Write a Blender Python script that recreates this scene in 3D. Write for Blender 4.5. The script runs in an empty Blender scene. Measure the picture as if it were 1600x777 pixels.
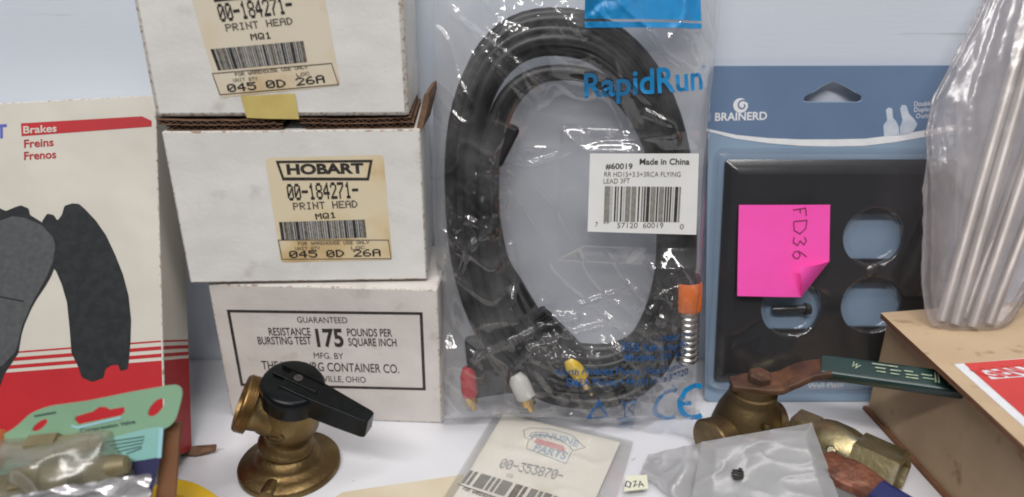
import bpy, bmesh, math, random
from mathutils import Vector, Matrix, noise
R = math.radians
random.seed(7)
scn = bpy.context.scene
COL = scn.collection

# ------------------------------------------------------------------ camera
FPX, PITCH, CAMH = 1200.0, R(24), 0.257
cam_d = bpy.data.cameras.new('camera')
cam = bpy.data.objects.new('camera', cam_d); COL.objects.link(cam)
cam_d.sensor_width = 36; cam_d.lens = 36 * FPX / 1600
cam_d.clip_start = .01; cam_d.clip_end = 50
cam.location = (0, 0, CAMH); cam.rotation_euler = (R(90) - PITCH, 0, 0)
cam_d.dof.use_dof = True; cam_d.dof.focus_distance = .378; cam_d.dof.aperture_fstop = 5.4
scn.camera = cam
scn.cycles.transparent_max_bounces = 32
scn.cycles.max_bounces = 10
scn.cycles.filter_width = 1.9

# ------------------------------------------------------------------ light
w = bpy.data.worlds.new('World'); scn.world = w; w.use_nodes = True
wn = w.node_tree; bg = wn.nodes['Background']
# a lit shop: pale ceiling above, dimmer shelves and floor around and below
wtc = wn.nodes.new('ShaderNodeTexCoord'); wsx = wn.nodes.new('ShaderNodeSeparateXYZ'); wcr = wn.nodes.new('ShaderNodeValToRGB')
wmr = wn.nodes.new('ShaderNodeMapRange'); wmr.inputs[1].default_value = -1; wmr.inputs[2].default_value = 1
wn.links.new(wtc.outputs['Generated'], wsx.inputs[0]); wn.links.new(wsx.outputs[2], wmr.inputs[0]); wn.links.new(wmr.outputs[0], wcr.inputs[0])
wcr.color_ramp.elements[0].position = .35; wcr.color_ramp.elements[0].color = (.10, .095, .09, 1)
wcr.color_ramp.elements[1].position = .95; wcr.color_ramp.elements[1].color = (1.0, 1.0, 1.03, 1)
e_ = wcr.color_ramp.elements.new(.62); e_.color = (.30, .31, .33, 1)
wn.links.new(wcr.outputs[0], bg.inputs[0]); bg.inputs[1].default_value = .42
def area(name, loc, target, sx, sy, power, col):
    d = bpy.data.lights.new(name, 'AREA'); d.shape = 'RECTANGLE'; d.size = sx; d.size_y = sy
    d.energy = power; d.color = col
    o = bpy.data.objects.new(name, d); COL.objects.link(o); o.location = loc
    o.rotation_euler = (Vector(target) - Vector(loc)).to_track_quat('-Z', 'Y').to_euler()
    return o
area('ceiling_tube_light', (-.25, -.95, 1.75), (0, .38, .10), 1.5, .16, 31.5, (1, .97, .94))
area('ceiling_tube_light', (.30, -.12, 1.95), (0, .38, .08), 1.5, .16, 14, (1, .98, .96))
scn.view_settings.view_transform = 'Standard'; scn.view_settings.look = 'None'
scn.view_settings.exposure = 0; scn.view_settings.gamma = 1

# ------------------------------------------------------------------ helpers
CP = Vector((0, 0, CAMH)); CT, ST = math.cos(PITCH), math.sin(PITCH)
def ray(u, v):
    r = (u - 800) / FPX; d = (v - 388.5) / FPX
    return Vector((r, CT - d * ST, -ST - d * CT))
def PY(u, v, y): d = ray(u, v); return CP + d * (y / d.y)
def PZ(u, v, z=0.0): d = ray(u, v); return CP + d * ((z - CAMH) / d.z)

class Face:
    """a local frame: a to the right, b up along the face, h out of it"""
    def __init__(s, o, ex, ey):
        s.o = Vector(o); s.ex = Vector(ex).normalized()
        s.ey = Vector(ey); s.ey = (s.ey - s.ex * s.ey.dot(s.ex)).normalized()
        s.n = s.ex.cross(s.ey)
    def loc(s, u, v):
        d = ray(u, v); t = (s.o - CP).dot(s.n) / d.dot(s.n); p = CP + d * t - s.o
        return Vector((p.dot(s.ex), p.dot(s.ey)))
    def pt(s, a, b, h=0.0): return s.o + s.ex * a + s.ey * b + s.n * h
    def px(s, u, v, h=0.0): q = s.loc(u, v); return s.pt(q.x, q.y, h)
    def up(s, h): return Face(s.o + s.n * h, s.ex, s.ey)

class MB:
    def __init__(s): s.v = []; s.f = []; s.m = []
    def add(s, vs, fs, mi=0):
        k = len(s.v); s.v += [Vector(v) for v in vs]
        for f in fs: s.f.append([i + k for i in f]); s.m.append(mi)
    def poly(s, pts, mi=0): s.add(pts, [list(range(len(pts)))], mi)
    def box(s, fc, a0, a1, b0, b1, h0, h1, mi=0):
        P = [fc.pt(a, b, h) for h in (h0, h1) for b in (b0, b1) for a in (a0, a1)]
        s.add(P, [[0, 2, 3, 1], [4, 5, 7, 6], [0, 1, 5, 4], [1, 3, 7, 5], [3, 2, 6, 7], [2, 0, 4, 6]], mi)
    def lathe(s, o, ax, prof, seg=40, mi=0, ref=None, rot=0.0, cap=True):
        o = Vector(o); ax = Vector(ax).normalized()
        x = Vector(ref) if ref is not None else (Vector((1, 0, 0)) if abs(ax.x) < .9 else Vector((0, 1, 0)))
        x = (x - ax * x.dot(ax)).normalized(); y = ax.cross(x)
        vs = []; n = len(prof)
        for z, r in prof:
            for k in range(seg):
                t = 2 * math.pi * k / seg + rot
                vs.append(o + ax * z + (x * math.cos(t) + y * math.sin(t)) * r)
        fs = []
        for i in range(n - 1):
            for k in range(seg):
                k2 = (k + 1) % seg
                fs.append([i * seg + k, i * seg + k2, (i + 1) * seg + k2, (i + 1) * seg + k])
        if cap:
            fs.append([k for k in range(seg)][::-1]); fs.append([(n - 1) * seg + k for k in range(seg)])
        s.add(vs, fs, mi)
    def sweep(s, pts, sec, upv=(0, 0, 1), mi=0, scale=None, closed_sec=True):
        """sweep a 2D section (list of (x, y)) along points; x across, y along 'upv'"""
        pts = [Vector(p) for p in pts]; n = len(pts); m = len(sec); vs = []
        U = Vector(upv).normalized()
        for i, p in enumerate(pts):
            t = (pts[min(i + 1, n - 1)] - pts[max(i - 1, 0)]).normalized()
            sx = t.cross(U).normalized(); sy = sx.cross(t)
            k = scale[i] if scale else 1.0
            kx, ky = k if isinstance(k, tuple) else (k, k)
            for (x, y) in sec: vs.append(p + sx * x * kx + sy * y * ky)
        fs = []
        for i in range(n - 1):
            for k in range(m):
                k2 = (k + 1) % m
                fs.append([i * m + k, i * m + k2, (i + 1) * m + k2, (i + 1) * m + k])
        fs.append(list(range(m))[::-1]); fs.append([(n - 1) * m + k for k in range(m)])
        s.add(vs, fs, mi)
    def tube(s, pts, r, seg=14, mi=0, radii=None):
        pts = [Vector(p) for p in pts]; n = len(pts); vs = []
        t0 = (pts[1] - pts[0]).normalized(); a = t0.orthogonal().normalized()
        for i, p in enumerate(pts):
            t = (pts[min(i + 1, n - 1)] - pts[max(i - 1, 0)]).normalized()
            a = (a - t * a.dot(t)).normalized(); b = t.cross(a); rr = radii[i] if radii else r
            for k in range(seg):
                q = 2 * math.pi * k / seg
                vs.append(p + (a * math.cos(q) + b * math.sin(q)) * rr)
        fs = [[i * seg + k, i * seg + (k + 1) % seg, (i + 1) * seg + (k + 1) % seg, (i + 1) * seg + k]
              for i in range(n - 1) for k in range(seg)]
        fs.append(list(range(seg))[::-1]); fs.append([(n - 1) * seg + k for k in range(seg)])
        s.add(vs, fs, mi)
    def grid(s, fn, nu, nv, mi=0):
        vs = [fn(i / nu, j / nv) for j in range(nv + 1) for i in range(nu + 1)]
        fs = [[j * (nu + 1) + i, j * (nu + 1) + i + 1, (j + 1) * (nu + 1) + i + 1, (j + 1) * (nu + 1) + i]
              for j in range(nv) for i in range(nu)]
        s.add(vs, fs, mi)
    # ---- flat print, placed on a face
    def qpx(s, fc, q, h=.00015, mi=0, hf=None):
        P = [fc.loc(*p) for p in q]
        s.poly([fc.pt(p.x, p.y, h + (hf(p.x, p.y) if hf else 0)) for p in P], mi)
    def stroke(s, fc, pts, wpx, h=.00015, mi=0, closed=False, hf=None):
        q = [fc.loc(*p) for p in pts]
        ww = wpx * (fc.loc(pts[0][0] + 1, pts[0][1]) - q[0]).length / 2
        n = len(q); L = []; Rr = []
        for i in range(n):
            pa = q[(i - 1) % n] if (closed or i) else None
            pb = q[(i + 1) % n] if (closed or i < n - 1) else None
            d1 = (q[i] - pa).normalized() if pa is not None else None
            d2 = (pb - q[i]).normalized() if pb is not None else None
            d1 = d1 if d1 is not None else d2; d2 = d2 if d2 is not None else d1
            t = (d1 + d2); t = t.normalized() if t.length > 1e-6 else d1
            nn = Vector((-t.y, t.x)); c = max(.4, nn.dot(Vector((-d1.y, d1.x))))
            L.append(q[i] + nn * ww / c); Rr.append(q[i] - nn * ww / c)
        H = lambda p: fc.pt(p.x, p.y, h + (hf(p.x, p.y) if hf else 0))
        for i in range(n if closed else n - 1):
            j = (i + 1) % n; s.poly([H(Rr[i]), H(Rr[j]), H(L[j]), H(L[i])], mi)
    def bars(s, fc, q, n, seed, h=.00015, mi=0, hf=None, fill=.55):
        rnd = random.Random(seed); A, B, C, D = [fc.loc(*p) for p in q]; x = 0; ws = []
        for i in range(n): ws += [rnd.choice((1, 1, 2, 3)), rnd.choice((1, 1, 2)) * (1 - fill) / fill]
        T = sum(ws) - ws[-1]
        H = lambda p: fc.pt(p.x, p.y, h + (hf(p.x, p.y) if hf else 0))
        for i in range(0, len(ws), 2):
            t0 = x / T; t1 = (x + ws[i]) / T; x += ws[i] + ws[i + 1]
            m = mi if isinstance(mi, int) else rnd.choice(mi)
            s.poly([H(D.lerp(C, t0)), H(D.lerp(C, t1)), H(A.lerp(B, t1)), H(A.lerp(B, t0))], m)
    def text(s, fc, txt, p0, p1, cap, h=.00015, mi=0, bold=0.0, dots=False, hf=None, warp=None, slant=0):
        vs, fs, W = (dot_text(txt) if dots else font_text(txt, bold))
        a0, a1 = fc.loc(*p0), fc.loc(*p1)
        mid = ((p0[0] + p1[0]) / 2, (p0[1] + p1[1]) / 2)
        ch = (fc.loc(mid[0], mid[1] - cap) - fc.loc(*mid)).length
        ux = a1 - a0; d = ux.normalized(); uy = Vector((-d.y, d.x)) * ch + d * slant * ch
        out = []
        for x, y in vs:
            x /= W
            p = a0 + ux * x + uy * y
            if warp: p = warp(a0, ux, uy, x, y)
            out.append(Vector((p.x, p.y, 0)))
        if hf:                                     # follow the curved film closely
            bm = bmesh.new(); V = [bm.verts.new(v) for v in out]
            for f in fs:
                try: bm.faces.new([V[i] for i in f])
                except ValueError: pass
            bmesh.ops.triangulate(bm, faces=bm.faces)
            for _ in range(4):
                E = [e for e in bm.edges if e.calc_length() > .0009]
                if not E: break
                bmesh.ops.subdivide_edges(bm, edges=E, cuts=1); bmesh.ops.triangulate(bm, faces=bm.faces)
            bm.verts.index_update(); out = [v.co.copy() for v in bm.verts]; fs = [[v.index for v in f.verts] for f in bm.faces]; bm.free()
        s.add([fc.pt(p.x, p.y, h + (hf(p.x, p.y) if hf else 0)) for p in out], fs, mi)
    def build(s, name, mats, parent=None, smooth=False, bevel=0, segs=2, label=None, sharp=None, sub=0):
        me = bpy.data.meshes.new(name); off = parent_off(parent)
        me.from_pydata([v - off for v in s.v], [], s.f); 
        for m in (mats if isinstance(mats, (list, tuple)) else [mats]): me.materials.append(m)
        for p, mi in zip(me.polygons, s.m): p.material_index = mi; p.use_smooth = smooth
        o = bpy.data.objects.new(name, me); COL.objects.link(o)
        if smooth and sharp is not None:
            bm = bmesh.new(); bm.from_mesh(me)
            bmesh.ops.remove_doubles(bm, verts=bm.verts, dist=1e-6)
            for e in bm.edges:
                if len(e.link_faces) == 2 and e.calc_face_angle(0) > sharp: e.smooth = False
            bm.to_mesh(me); bm.free()
        if bevel:
            md = o.modifiers.new('b', 'BEVEL'); md.width = bevel; md.segments = segs; md.limit_method = 'ANGLE'; md.angle_limit = R(35)
            for p in me.polygons: p.use_smooth = True
            md.harden_normals = True
        if sub:
            md = o.modifiers.new('s', 'SUBSURF'); md.levels = sub; md.render_levels = sub
        if parent is not None: o.parent = parent
        if label: o['label'] = label
        return o

def parent_off(p):
    v = Vector()
    while p is not None: v += p.location; p = p.parent
    return v
def thing(name, label, cat, loc, group=None):
    o = bpy.data.objects.new(name, None); COL.objects.link(o); o.location = loc; o.empty_display_size = .01
    return tag(o, label, cat, group)
def tag(o, label, cat, group=None):
    o['label'] = label; o['category'] = cat
    if group: o['group'] = group
    return o

_fc = {}
def font_text(txt, bold=0.0):
    k = (txt, bold)
    if k in _fc: return _fc[k]
    def mesh(t):
        c = bpy.data.curves.new('t', 'FONT'); c.body = t; c.size = 1; c.offset = bold; c.resolution_u = 4
        o = bpy.data.objects.new('t', c); COL.objects.link(o)
        dg = bpy.context.evaluated_depsgraph_get()
        me = bpy.data.meshes.new_from_object(o.evaluated_get(dg))
        r = ([v.co.copy() for v in me.vertices], [list(p.vertices) for p in me.polygons])
        bpy.data.objects.remove(o); bpy.data.curves.remove(c); bpy.data.meshes.remove(me)
        return r
    if 'H' not in _fc:
        hv, _ = mesh('H'); _fc['H'] = max(v.y for v in hv)
    v, f = mesh(txt); x0 = min(p.x for p in v); W = max(p.x for p in v) - x0
    _fc[k] = ([(p.x - x0, p.y / _fc['H']) for p in v], f, W)
    return _fc[k]

D57 = {'0': '0E11131519110E', '1': '040C040404040E', '2': '0E11010204081F', '3': '1F02040201110E', '4': '02060A121F0202', '5': '1F101E0101110E',
       '6': '0608101E11110E', '7': '1F010204080808', '8': '0E11110E11110E', '9': '0E11110F01020C', 'A': '0E11111F111111', 'D': '1C12111111121C', 'E': '1F10101E10101F',
       'F': '1F10101E101010', 'H': '1111111F111111', 'I': '0E04040404040E', 'M': '111B1515111111', 'N': '11111915131111', 'P': '1E11111E101010', 'Q': '0E11111115120D',
       'R': '1E11111E141211', 'T': '1F040404040404', 'W': '1111111515150A', 'O': '0E11111111110E', 'U': '1111111111110E', 'S': '0F10100E01011E', 'L': '1010101010101F',
       'Y': '1111110A040404', 'C': '0E11101010110E', '-': '0000001F000000', ' ': '00000000000000', '.': '00000000000C0C'}
def dot_text(txt):
    vs, fs = [], []
    for i, ch in enumerate(txt):
        g = D57[ch]
        for r in range(7):
            b = int(g[2 * r:2 * r + 2], 16)
            for c in range(5):
                if b >> (4 - c) & 1:
                    x = i * 6 + c + .5; y = 6 - r + .5; k = len(vs); e = .62
                    vs += [((x - e), (y - e) / 7), ((x + e), (y - e) / 7), ((x + e), (y + e) / 7), ((x - e), (y + e) / 7)]
                    fs.append([k, k + 1, k + 2, k + 3])
    return vs, fs, len(txt) * 6 - 1

def plate(fc, outer, holes, h0, h1):
    """a flat plate with holes, its outline given in the face's own metres"""
    c = bpy.data.curves.new('p', 'CURVE'); c.dimensions = '2D'; c.fill_mode = 'BOTH'; c.extrude = (h1 - h0) / 2
    for pts in [outer] + holes:
        sp = c.splines.new('POLY'); sp.points.add(len(pts) - 1); sp.use_cyclic_u = True
        for p, q in zip(sp.points, pts): p.co = (q[0] * 100, q[1] * 100, 0, 1)
    c.extrude *= 100
    o = bpy.data.objects.new('p', c); COL.objects.link(o)
    me = bpy.data.meshes.new_from_object(o.evaluated_get(bpy.context.evaluated_depsgraph_get()))
    vs = [fc.pt(v.co.x / 100, v.co.y / 100, v.co.z / 100 + (h0 + h1) / 2) for v in me.vertices]; fs = [list(p.vertices) for p in me.polygons]
    bpy.data.objects.remove(o); bpy.data.curves.remove(c); bpy.data.meshes.remove(me)
    return vs, fs

def rrect(pts, r, n=5):
    """round the corners of a polygon of Vectors (2D)"""
    out = []; m = len(pts)
    for i in range(m):
        p = Vector(pts[i]); a = Vector(pts[i - 1]); b = Vector(pts[(i + 1) % m]); rr = r[i] if isinstance(r, (list, tuple)) else r
        if rr <= 0: out.append(p); continue
        A = p + (a - p).normalized() * rr; B = p + (b - p).normalized() * rr
        for k in range(n + 1):
            t = k / n; out.append(A.lerp(p, t).lerp(p.lerp(B, t), t))
    return out

def catmull(pts, n=8):
    P = [Vector(p) for p in pts]; P = [P[0] * 2 - P[1]] + P + [P[-1] * 2 - P[-2]]; out = []
    for i in range(1, len(P) - 2):
        for k in range(n):
            t = k / n; a, b, c, d = P[i - 1:i + 3]
            out.append(.5 * (2 * b + (c - a) * t + (2 * a - 5 * b + 4 * c - d) * t * t + (3 * b - a - 3 * c + d) * t ** 3))
    out.append(P[-2]); return out

def rsec(w, h, r, n=4):
    return [(p.x, p.y) for p in rrect([(-w / 2, -h / 2), (w / 2, -h / 2), (w / 2, h / 2), (-w / 2, h / 2)], r, n)]

# ------------------------------------------------------------------ materials
def mat(name, c1, c2=None, scale=60, rough=.5, metal=0, bump=0, bscale=300, lo=.4, hi=.65, spec=.5, coat=0, stretch=(1, 1, 1), detail=4, rvar=0, c3=None, s3=15, lo3=.6, hi3=.75, bdist=.0006, dent=0):
    m = bpy.data.materials.new(name); m.use_nodes = True; nt = m.node_tree; N = nt.nodes; L = nt.links
    b = N['Principled BSDF']; b.inputs['Roughness'].default_value = rough; b.inputs['Metallic'].default_value = metal
    b.inputs['Specular IOR Level'].default_value = spec; b.inputs['Coat Weight'].default_value = coat; b.inputs['Coat Roughness'].default_value = .08
    b.inputs['Base Color'].default_value = (*c1, 1)
    tc = N.new('ShaderNodeTexCoord'); mp = N.new('ShaderNodeMapping'); mp.inputs['Scale'].default_value = stretch
    L.new(tc.outputs['Object'], mp.inputs[0])
    def nz(sc, det):
        t = N.new('ShaderNodeTexNoise'); t.inputs['Scale'].default_value = sc; t.inputs['Detail'].default_value = det; L.new(mp.outputs[0], t.inputs['Vector']); return t
    def ramp(src, l, h):
        r = N.new('ShaderNodeMapRange'); r.inputs[1].default_value = l; r.inputs[2].default_value = h; L.new(src, r.inputs[0]); return r
    out = None
    if c2:
        t = nz(scale, detail); r = ramp(t.outputs[0], lo, hi)
        x = N.new('ShaderNodeMix'); x.data_type = 'RGBA'; L.new(r.outputs[0], x.inputs[0])
        x.inputs[6].default_value = (*c1, 1); x.inputs[7].default_value = (*c2, 1); out = x.outputs[2]
        if rvar:
            rr = N.new('ShaderNodeMapRange'); rr.inputs[3].default_value = rough; rr.inputs[4].default_value = rough + rvar
            L.new(r.outputs[0], rr.inputs[0]); L.new(rr.outputs[0], b.inputs['Roughness'])
    if c3:
        t = nz(s3, 5); r = ramp(t.outputs[0], lo3, hi3)
        x = N.new('ShaderNodeMix'); x.data_type = 'RGBA'; L.new(r.outputs[0], x.inputs[0])
        if out: L.new(out, x.inputs[6])
        else: x.inputs[6].default_value = (*c1, 1)
        x.inputs[7].default_value = (*c3, 1); out = x.outputs[2]
    if out: L.new(out, b.inputs['Base Color'])
    if bump:
        t = nz(bscale, 5); bp = N.new('ShaderNodeBump'); bp.inputs['Strength'].default_value = bump; bp.inputs['Distance'].default_value = bdist
        L.new(t.outputs[0], bp.inputs['Height']); L.new(bp.outputs[0], b.inputs['Normal'])
        if dent:
            t2 = nz(26, 2); b2 = N.new('ShaderNodeBump'); b2.inputs['Strength'].default_value = 1; b2.inputs['Distance'].default_value = dent
            L.new(t2.outputs[0], b2.inputs['Height']); L.new(b2.outputs[0], bp.inputs['Normal'])
    return m

def film_mat(name, tint=(.95, .95, .96), haze=.1, hcol=(.7, .7, .72), rough=.12, base=.04, edge=.45, bump=.25, bscale=120, bdist=.001, cloud=0.0):
    m = bpy.data.materials.new(name); m.use_nodes = True; nt = m.node_tree; N = nt.nodes; L = nt.links
    for n in list(N): N.remove(n)
    out = N.new('ShaderNodeOutputMaterial'); tr = N.new('ShaderNodeBsdfTransparent'); tr.inputs[0].default_value = (*tint, 1)
    df = N.new('ShaderNodeBsdfDiffuse'); df.inputs[0].default_value = (*hcol, 1)
    tl = N.new('ShaderNodeBsdfTranslucent'); tl.inputs[0].default_value = (*hcol, 1)
    gl = N.new('ShaderNodeBsdfGlossy'); gl.inputs['Roughness'].default_value = rough
    md = N.new('ShaderNodeMixShader'); md.inputs[0].default_value = .35; L.new(df.outputs[0], md.inputs[1]); L.new(tl.outputs[0], md.inputs[2])
    m1 = N.new('ShaderNodeMixShader'); m2 = N.new('ShaderNodeMixShader'); m1.inputs[0].default_value = haze
    tc = N.new('ShaderNodeTexCoord')
    if cloud:
        t = N.new('ShaderNodeTexNoise'); t.inputs['Scale'].default_value = 45; t.inputs['Detail'].default_value = 6; L.new(tc.outputs['Object'], t.inputs['Vector'])
        r = N.new('ShaderNodeMapRange'); r.inputs[1].default_value = .35; r.inputs[2].default_value = .7
        r.inputs[3].default_value = max(0, haze - cloud); r.inputs[4].default_value = haze + cloud
        L.new(t.outputs[0], r.inputs[0]); L.new(r.outputs[0], m1.inputs[0])
    L.new(tr.outputs[0], m1.inputs[1]); L.new(md.outputs[0], m1.inputs[2])
    lw = N.new('ShaderNodeLayerWeight'); lw.inputs[0].default_value = .35
    mr = N.new('ShaderNodeMapRange'); mr.inputs[3].default_value = base; mr.inputs[4].default_value = edge
    L.new(lw.outputs['Facing'], mr.inputs[0]); L.new(mr.outputs[0], m2.inputs[0])
    L.new(m1.outputs[0], m2.inputs[1]); L.new(gl.outputs[0], m2.inputs[2]); L.new(m2.outputs[0], out.inputs[0])
    if bump:
        t = N.new('ShaderNodeTexNoise'); t.inputs['Scale'].default_value = bscale; t.inputs['Detail'].default_value = 3; L.new(tc.outputs['Object'], t.inputs['Vector'])
        bp = N.new('ShaderNodeBump'); bp.inputs['Strength'].default_value = bump; bp.inputs['Distance'].default_value = bdist
        L.new(t.outputs[0], bp.inputs['Height'])
        for q in (gl, lw): L.new(bp.outputs[0], q.inputs['Normal'])
    return m

WALL = mat('painted_panel', (.645, .70, .79), (.66, .715, .80), 9, .5, c3=(.50, .54, .60), s3=75, lo3=.70, hi3=.76, bump=.12, bscale=500, stretch=(.15, 1, 3))
SHELF = mat('shelf_laminate', (.68, .68, .715), (.62, .62, .655), 14, .32, c3=(.42, .41, .40), s3=170, lo3=.695, hi3=.75, bump=.05, bscale=200)
WHITE = mat('white_cardboard', (.75, .74, .715), (.705, .695, .665), 35, .75, bump=.25, bscale=420, c3=(.53, .50, .45), s3=55, lo3=.62, hi3=.80, dent=.0022)
GREYW = mat('pinkish_white_cardboard', (.66, .62, .59), (.61, .57, .54), 35, .75, bump=.25, bscale=420, c3=(.48, .44, .40), s3=70, lo3=.62, hi3=.78, dent=.0022)
WORN = mat('worn_cardboard_edge', (.58, .56, .52), (.33, .22, .15), 520, .9, lo=.50, hi=.66, bump=.5, bscale=900)
RAW = mat('raw_corrugated', (.20, .115, .07), (.12, .065, .038), 160, .9, bump=.4, bscale=700)
RAWD = mat('raw_corrugated_inside', (.12, .065, .04), (.07, .036, .022), 160, .9)
LABEL = mat('aged_label_paper', (.74, .64, .45), (.68, .53, .30), 30, .6, lo=.45, hi=.62, c3=(.50, .32, .12), s3=30, lo3=.56, hi3=.78)
LABELP = mat('pale_aged_label_paper', (.72, .65, .52), (.69, .58, .41), 34, .6, lo=.42, hi=.66, c3=(.52, .33, .11), s3=36, lo3=.59, hi3=.78)
TAPE = mat('yellow_tape', (.62, .50, .18), (.55, .43, .14), 60, .4)
INK = mat('black_ink', (.022, .02, .02), (.05, .045, .04), 500, .6)
INKG = mat('faded_ink', (.09, .08, .065), (.20, .17, .13), 700, .7)
INKM = mat('grey_ink', (.19, .18, .16), (.25, .24, .22), 600, .7)
INKL = mat('light_grey_ink', (.38, .38, .37), (.45, .45, .44), 700, .7)
BOXW = mat('off_white_print_board', (.52, .495, .435), (.485, .46, .405), 30, .5, c3=(.50, .46, .40), s3=60, lo3=.64, hi3=.8, bump=.06, bscale=300, dent=.0016)
RED = mat('printed_red', (.41, .012, .018), (.38, .010, .016), 60, .55, spec=.3, bump=.06, bscale=300)
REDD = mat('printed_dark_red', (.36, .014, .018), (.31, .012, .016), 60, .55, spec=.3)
BLUE = mat('printed_blue', (.05, .07, .38), None, rough=.5)
PADK = mat('printed_pad_black', (.015, .017, .019), (.024, .026, .028), 240, .6, bump=.05, spec=.2)
PADG = mat('printed_pad_grey', (.080, .084, .087), (.060, .063, .066), 420, .6, spec=.2, lo=.35, hi=.7)
BRASS = mat('old_brass', (.215, .152, .068), (.155, .105, .047), 75, .38, 1, bump=.45, bscale=480, rvar=.16, c3=(.13, .078, .036), s3=38, lo3=.55, hi3=.75)
BRASSB = mat('bright_thread_brass', (.27, .17, .07), (.20, .12, .048), 120, .38, 1, bump=.1, bscale=800)
BRONZE = mat('dull_bronze', (.19, .135, .065), (.115, .08, .045), 55, .42, 1, bump=.35, bscale=420, rvar=.2, c3=(.09, .06, .04), s3=30, lo3=.52, hi3=.7)
OLIVE = mat('tarnished_brass', (.42, .36, .20), (.28, .23, .13), 65, .36, 1, bump=.4, bscale=380, rvar=.2, c3=(.40, .37, .30), s3=90, lo3=.56, hi3=.7)
RUST = mat('rusty_steel', (.125, .062, .034), (.065, .036, .024), 110, .62, .35, bump=1, bscale=380, c3=(.22, .10, .045), s3=60, lo3=.55, hi3=.75)
COPPER = mat('rusty_copper_coat', (.21, .075, .039), (.10, .038, .024), 90, .42, .35, bump=1, bscale=230, c3=(.30, .14, .085), s3=110, lo3=.58, hi3=.7, bdist=.0012)
BLACKP = mat('black_plastic', (.004, .005, .0055), (.006, .007, .0075), 200, .22, bump=.05, bscale=300, spec=.16)
GRIP = mat('green_vinyl', (.008, .032, .028), (.006, .023, .021), 90, .32, bump=.08, bscale=300)
GRIPT = mat('pale_green_print', (.36, .42, .30), (.22, .28, .20), 500, .6)
BLUEG = mat('blue_vinyl', (.010, .015, .10), (.008, .012, .075), 90, .35)
CABLE = mat('black_cable_jacket', (.007, .007, .008), (.012, .012, .013), 150, .42, bump=.1, bscale=400, spec=.5)
CONN = mat('black_connector', (.008, .008, .009), (.013, .013, .014), 120, .55, spec=.35)
GOLD = mat('gold_plating', (.75, .50, .18), None, rough=.25, metal=1)
RCAR = mat('red_rubber', (.42, .022, .03), None, rough=.4)
RCAW = mat('white_rubber', (.60, .59, .56), None, rough=.4)
RCAY = mat('yellow_rubber', (.75, .50, .02), None, rough=.4)
ORNG = mat('orange_plastic', (.85, .19, .03), None, rough=.4)
STEEL = mat('ribbed_steel', (.62, .60, .57), (.50, .48, .45), 200, .28, 1)
DKST = mat('dark_steel', (.16, .155, .15), None, rough=.35, metal=1)
ROD = mat('zinc_rod', (.80, .77, .72), (.52, .49, .45), 120, .55, 1, bump=.2, bscale=900, stretch=(1, 1, .15))
CYAN = mat('cyan_print', (.008, .22, .50), (.008, .19, .45), 80, .4)
NAVY = mat('navy_print', (.010, .075, .22), (.012, .09, .27), 200, .45)
STICK = mat('white_sticker', (.72, .72, .71), (.69, .69, .68), 60, .45)
CARDT = mat('blue_card_top', (.125, .19, .305), (.115, .175, .285), 30, .35)
CARDB = mat('blue_card_lower', (.235, .325, .44), (.22, .305, .42), 30, .35)
WPRINT = mat('white_print', (.72, .73, .75), (.66, .67, .70), 120, .45)
PALEP = mat('pale_print', (.50, .55, .62), (.40, .46, .55), 200, .45)
PLATE = mat('dark_bronze_plate', (.026, .026, .029), (.020, .020, .023), 40, .24, 0, coat=.3, bump=.05, bscale=160)
HOLEC = mat('blue_card_in_opening', (.235, .34, .47), None, rough=.4)
PINK = mat('pink_paper', (.92, .085, .46), (.89, .078, .44), 30, .6, bump=.05, dent=.0012)
PINKI = mat('dark_pencil', (.23, .022, .10), None, rough=.6)
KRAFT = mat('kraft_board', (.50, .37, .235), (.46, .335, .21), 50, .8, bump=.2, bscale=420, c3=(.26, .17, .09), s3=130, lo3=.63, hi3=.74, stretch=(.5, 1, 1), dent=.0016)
KRAFTS = mat('kraft_board_shaded_side', (.42, .305, .19), (.38, .27, .165), 50, .8, bump=.2, bscale=420, c3=(.25, .165, .09), s3=90, lo3=.64, hi3=.76, dent=.002)  # same board as the lid, its shaded side put into a darker colour
KEDGE = mat('kraft_cut_edge', (.20, .09, .045), (.13, .06, .03), 200, .9, stretch=(1, .2, 1))
REDL = mat('red_label', (.60, .045, .040), (.54, .04, .036), 40, .45)
GREEN = mat('green_card', (.225, .385, .25), (.20, .35, .225), 40, .45)
AQUA = mat('aqua_label', (.25, .50, .46), (.22, .45, .42), 40, .45)
AQUAE = mat('pale_blue_edge', (.32, .56, .62), None, rough=.45)
NAVYC = mat('navy_card', (.035, .035, .095), (.03, .03, .085), 40, .45)
DKTXT = mat('dark_green_text', (.04, .085, .075), None, rough=.5)
TAN = mat('tan_card', (.20, .088, .040), (.16, .07, .032), 60, .5)
KHAKI = mat('khaki_brass', (.22, .185, .095), (.15, .12, .065), 60, .5, .3)
YELLOW = mat('yellow_plastic', (.74, .46, .012), (.66, .40, .01), 60, .35)
PAPER = mat('cream_paper', (.78, .75, .69), (.75, .71, .63), 30, .6, c3=(.66, .57, .41), s3=24, lo3=.62, hi3=.85)
CREAM = mat('cream_board', (.62, .55, .42), (.57, .49, .35), 40, .6, c3=(.35, .17, .06), s3=70, lo3=.66, hi3=.74)
TAGY = mat('pale_yellow_tag', (.70, .70, .55), None, rough=.6)
PBLUE = mat('pale_blue_print', (.36, .46, .55), (.44, .52, .60), 400, .6)
PPINK = mat('faded_red_print', (.62, .28, .28), (.66, .38, .36), 300, .6)
PALEB = mat('pale_outline_print', (.28, .34, .40), (.36, .42, .48), 400, .6)
ORB = mat('orange_red_plastic', (.62, .16, .06), None, rough=.4)
FILM = film_mat('clear_bag_film', (.955, .955, .96), 0.06, (.88, .88, .89), .085, .045, .5, .22, 60, .0016, cloud=.05)
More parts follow.
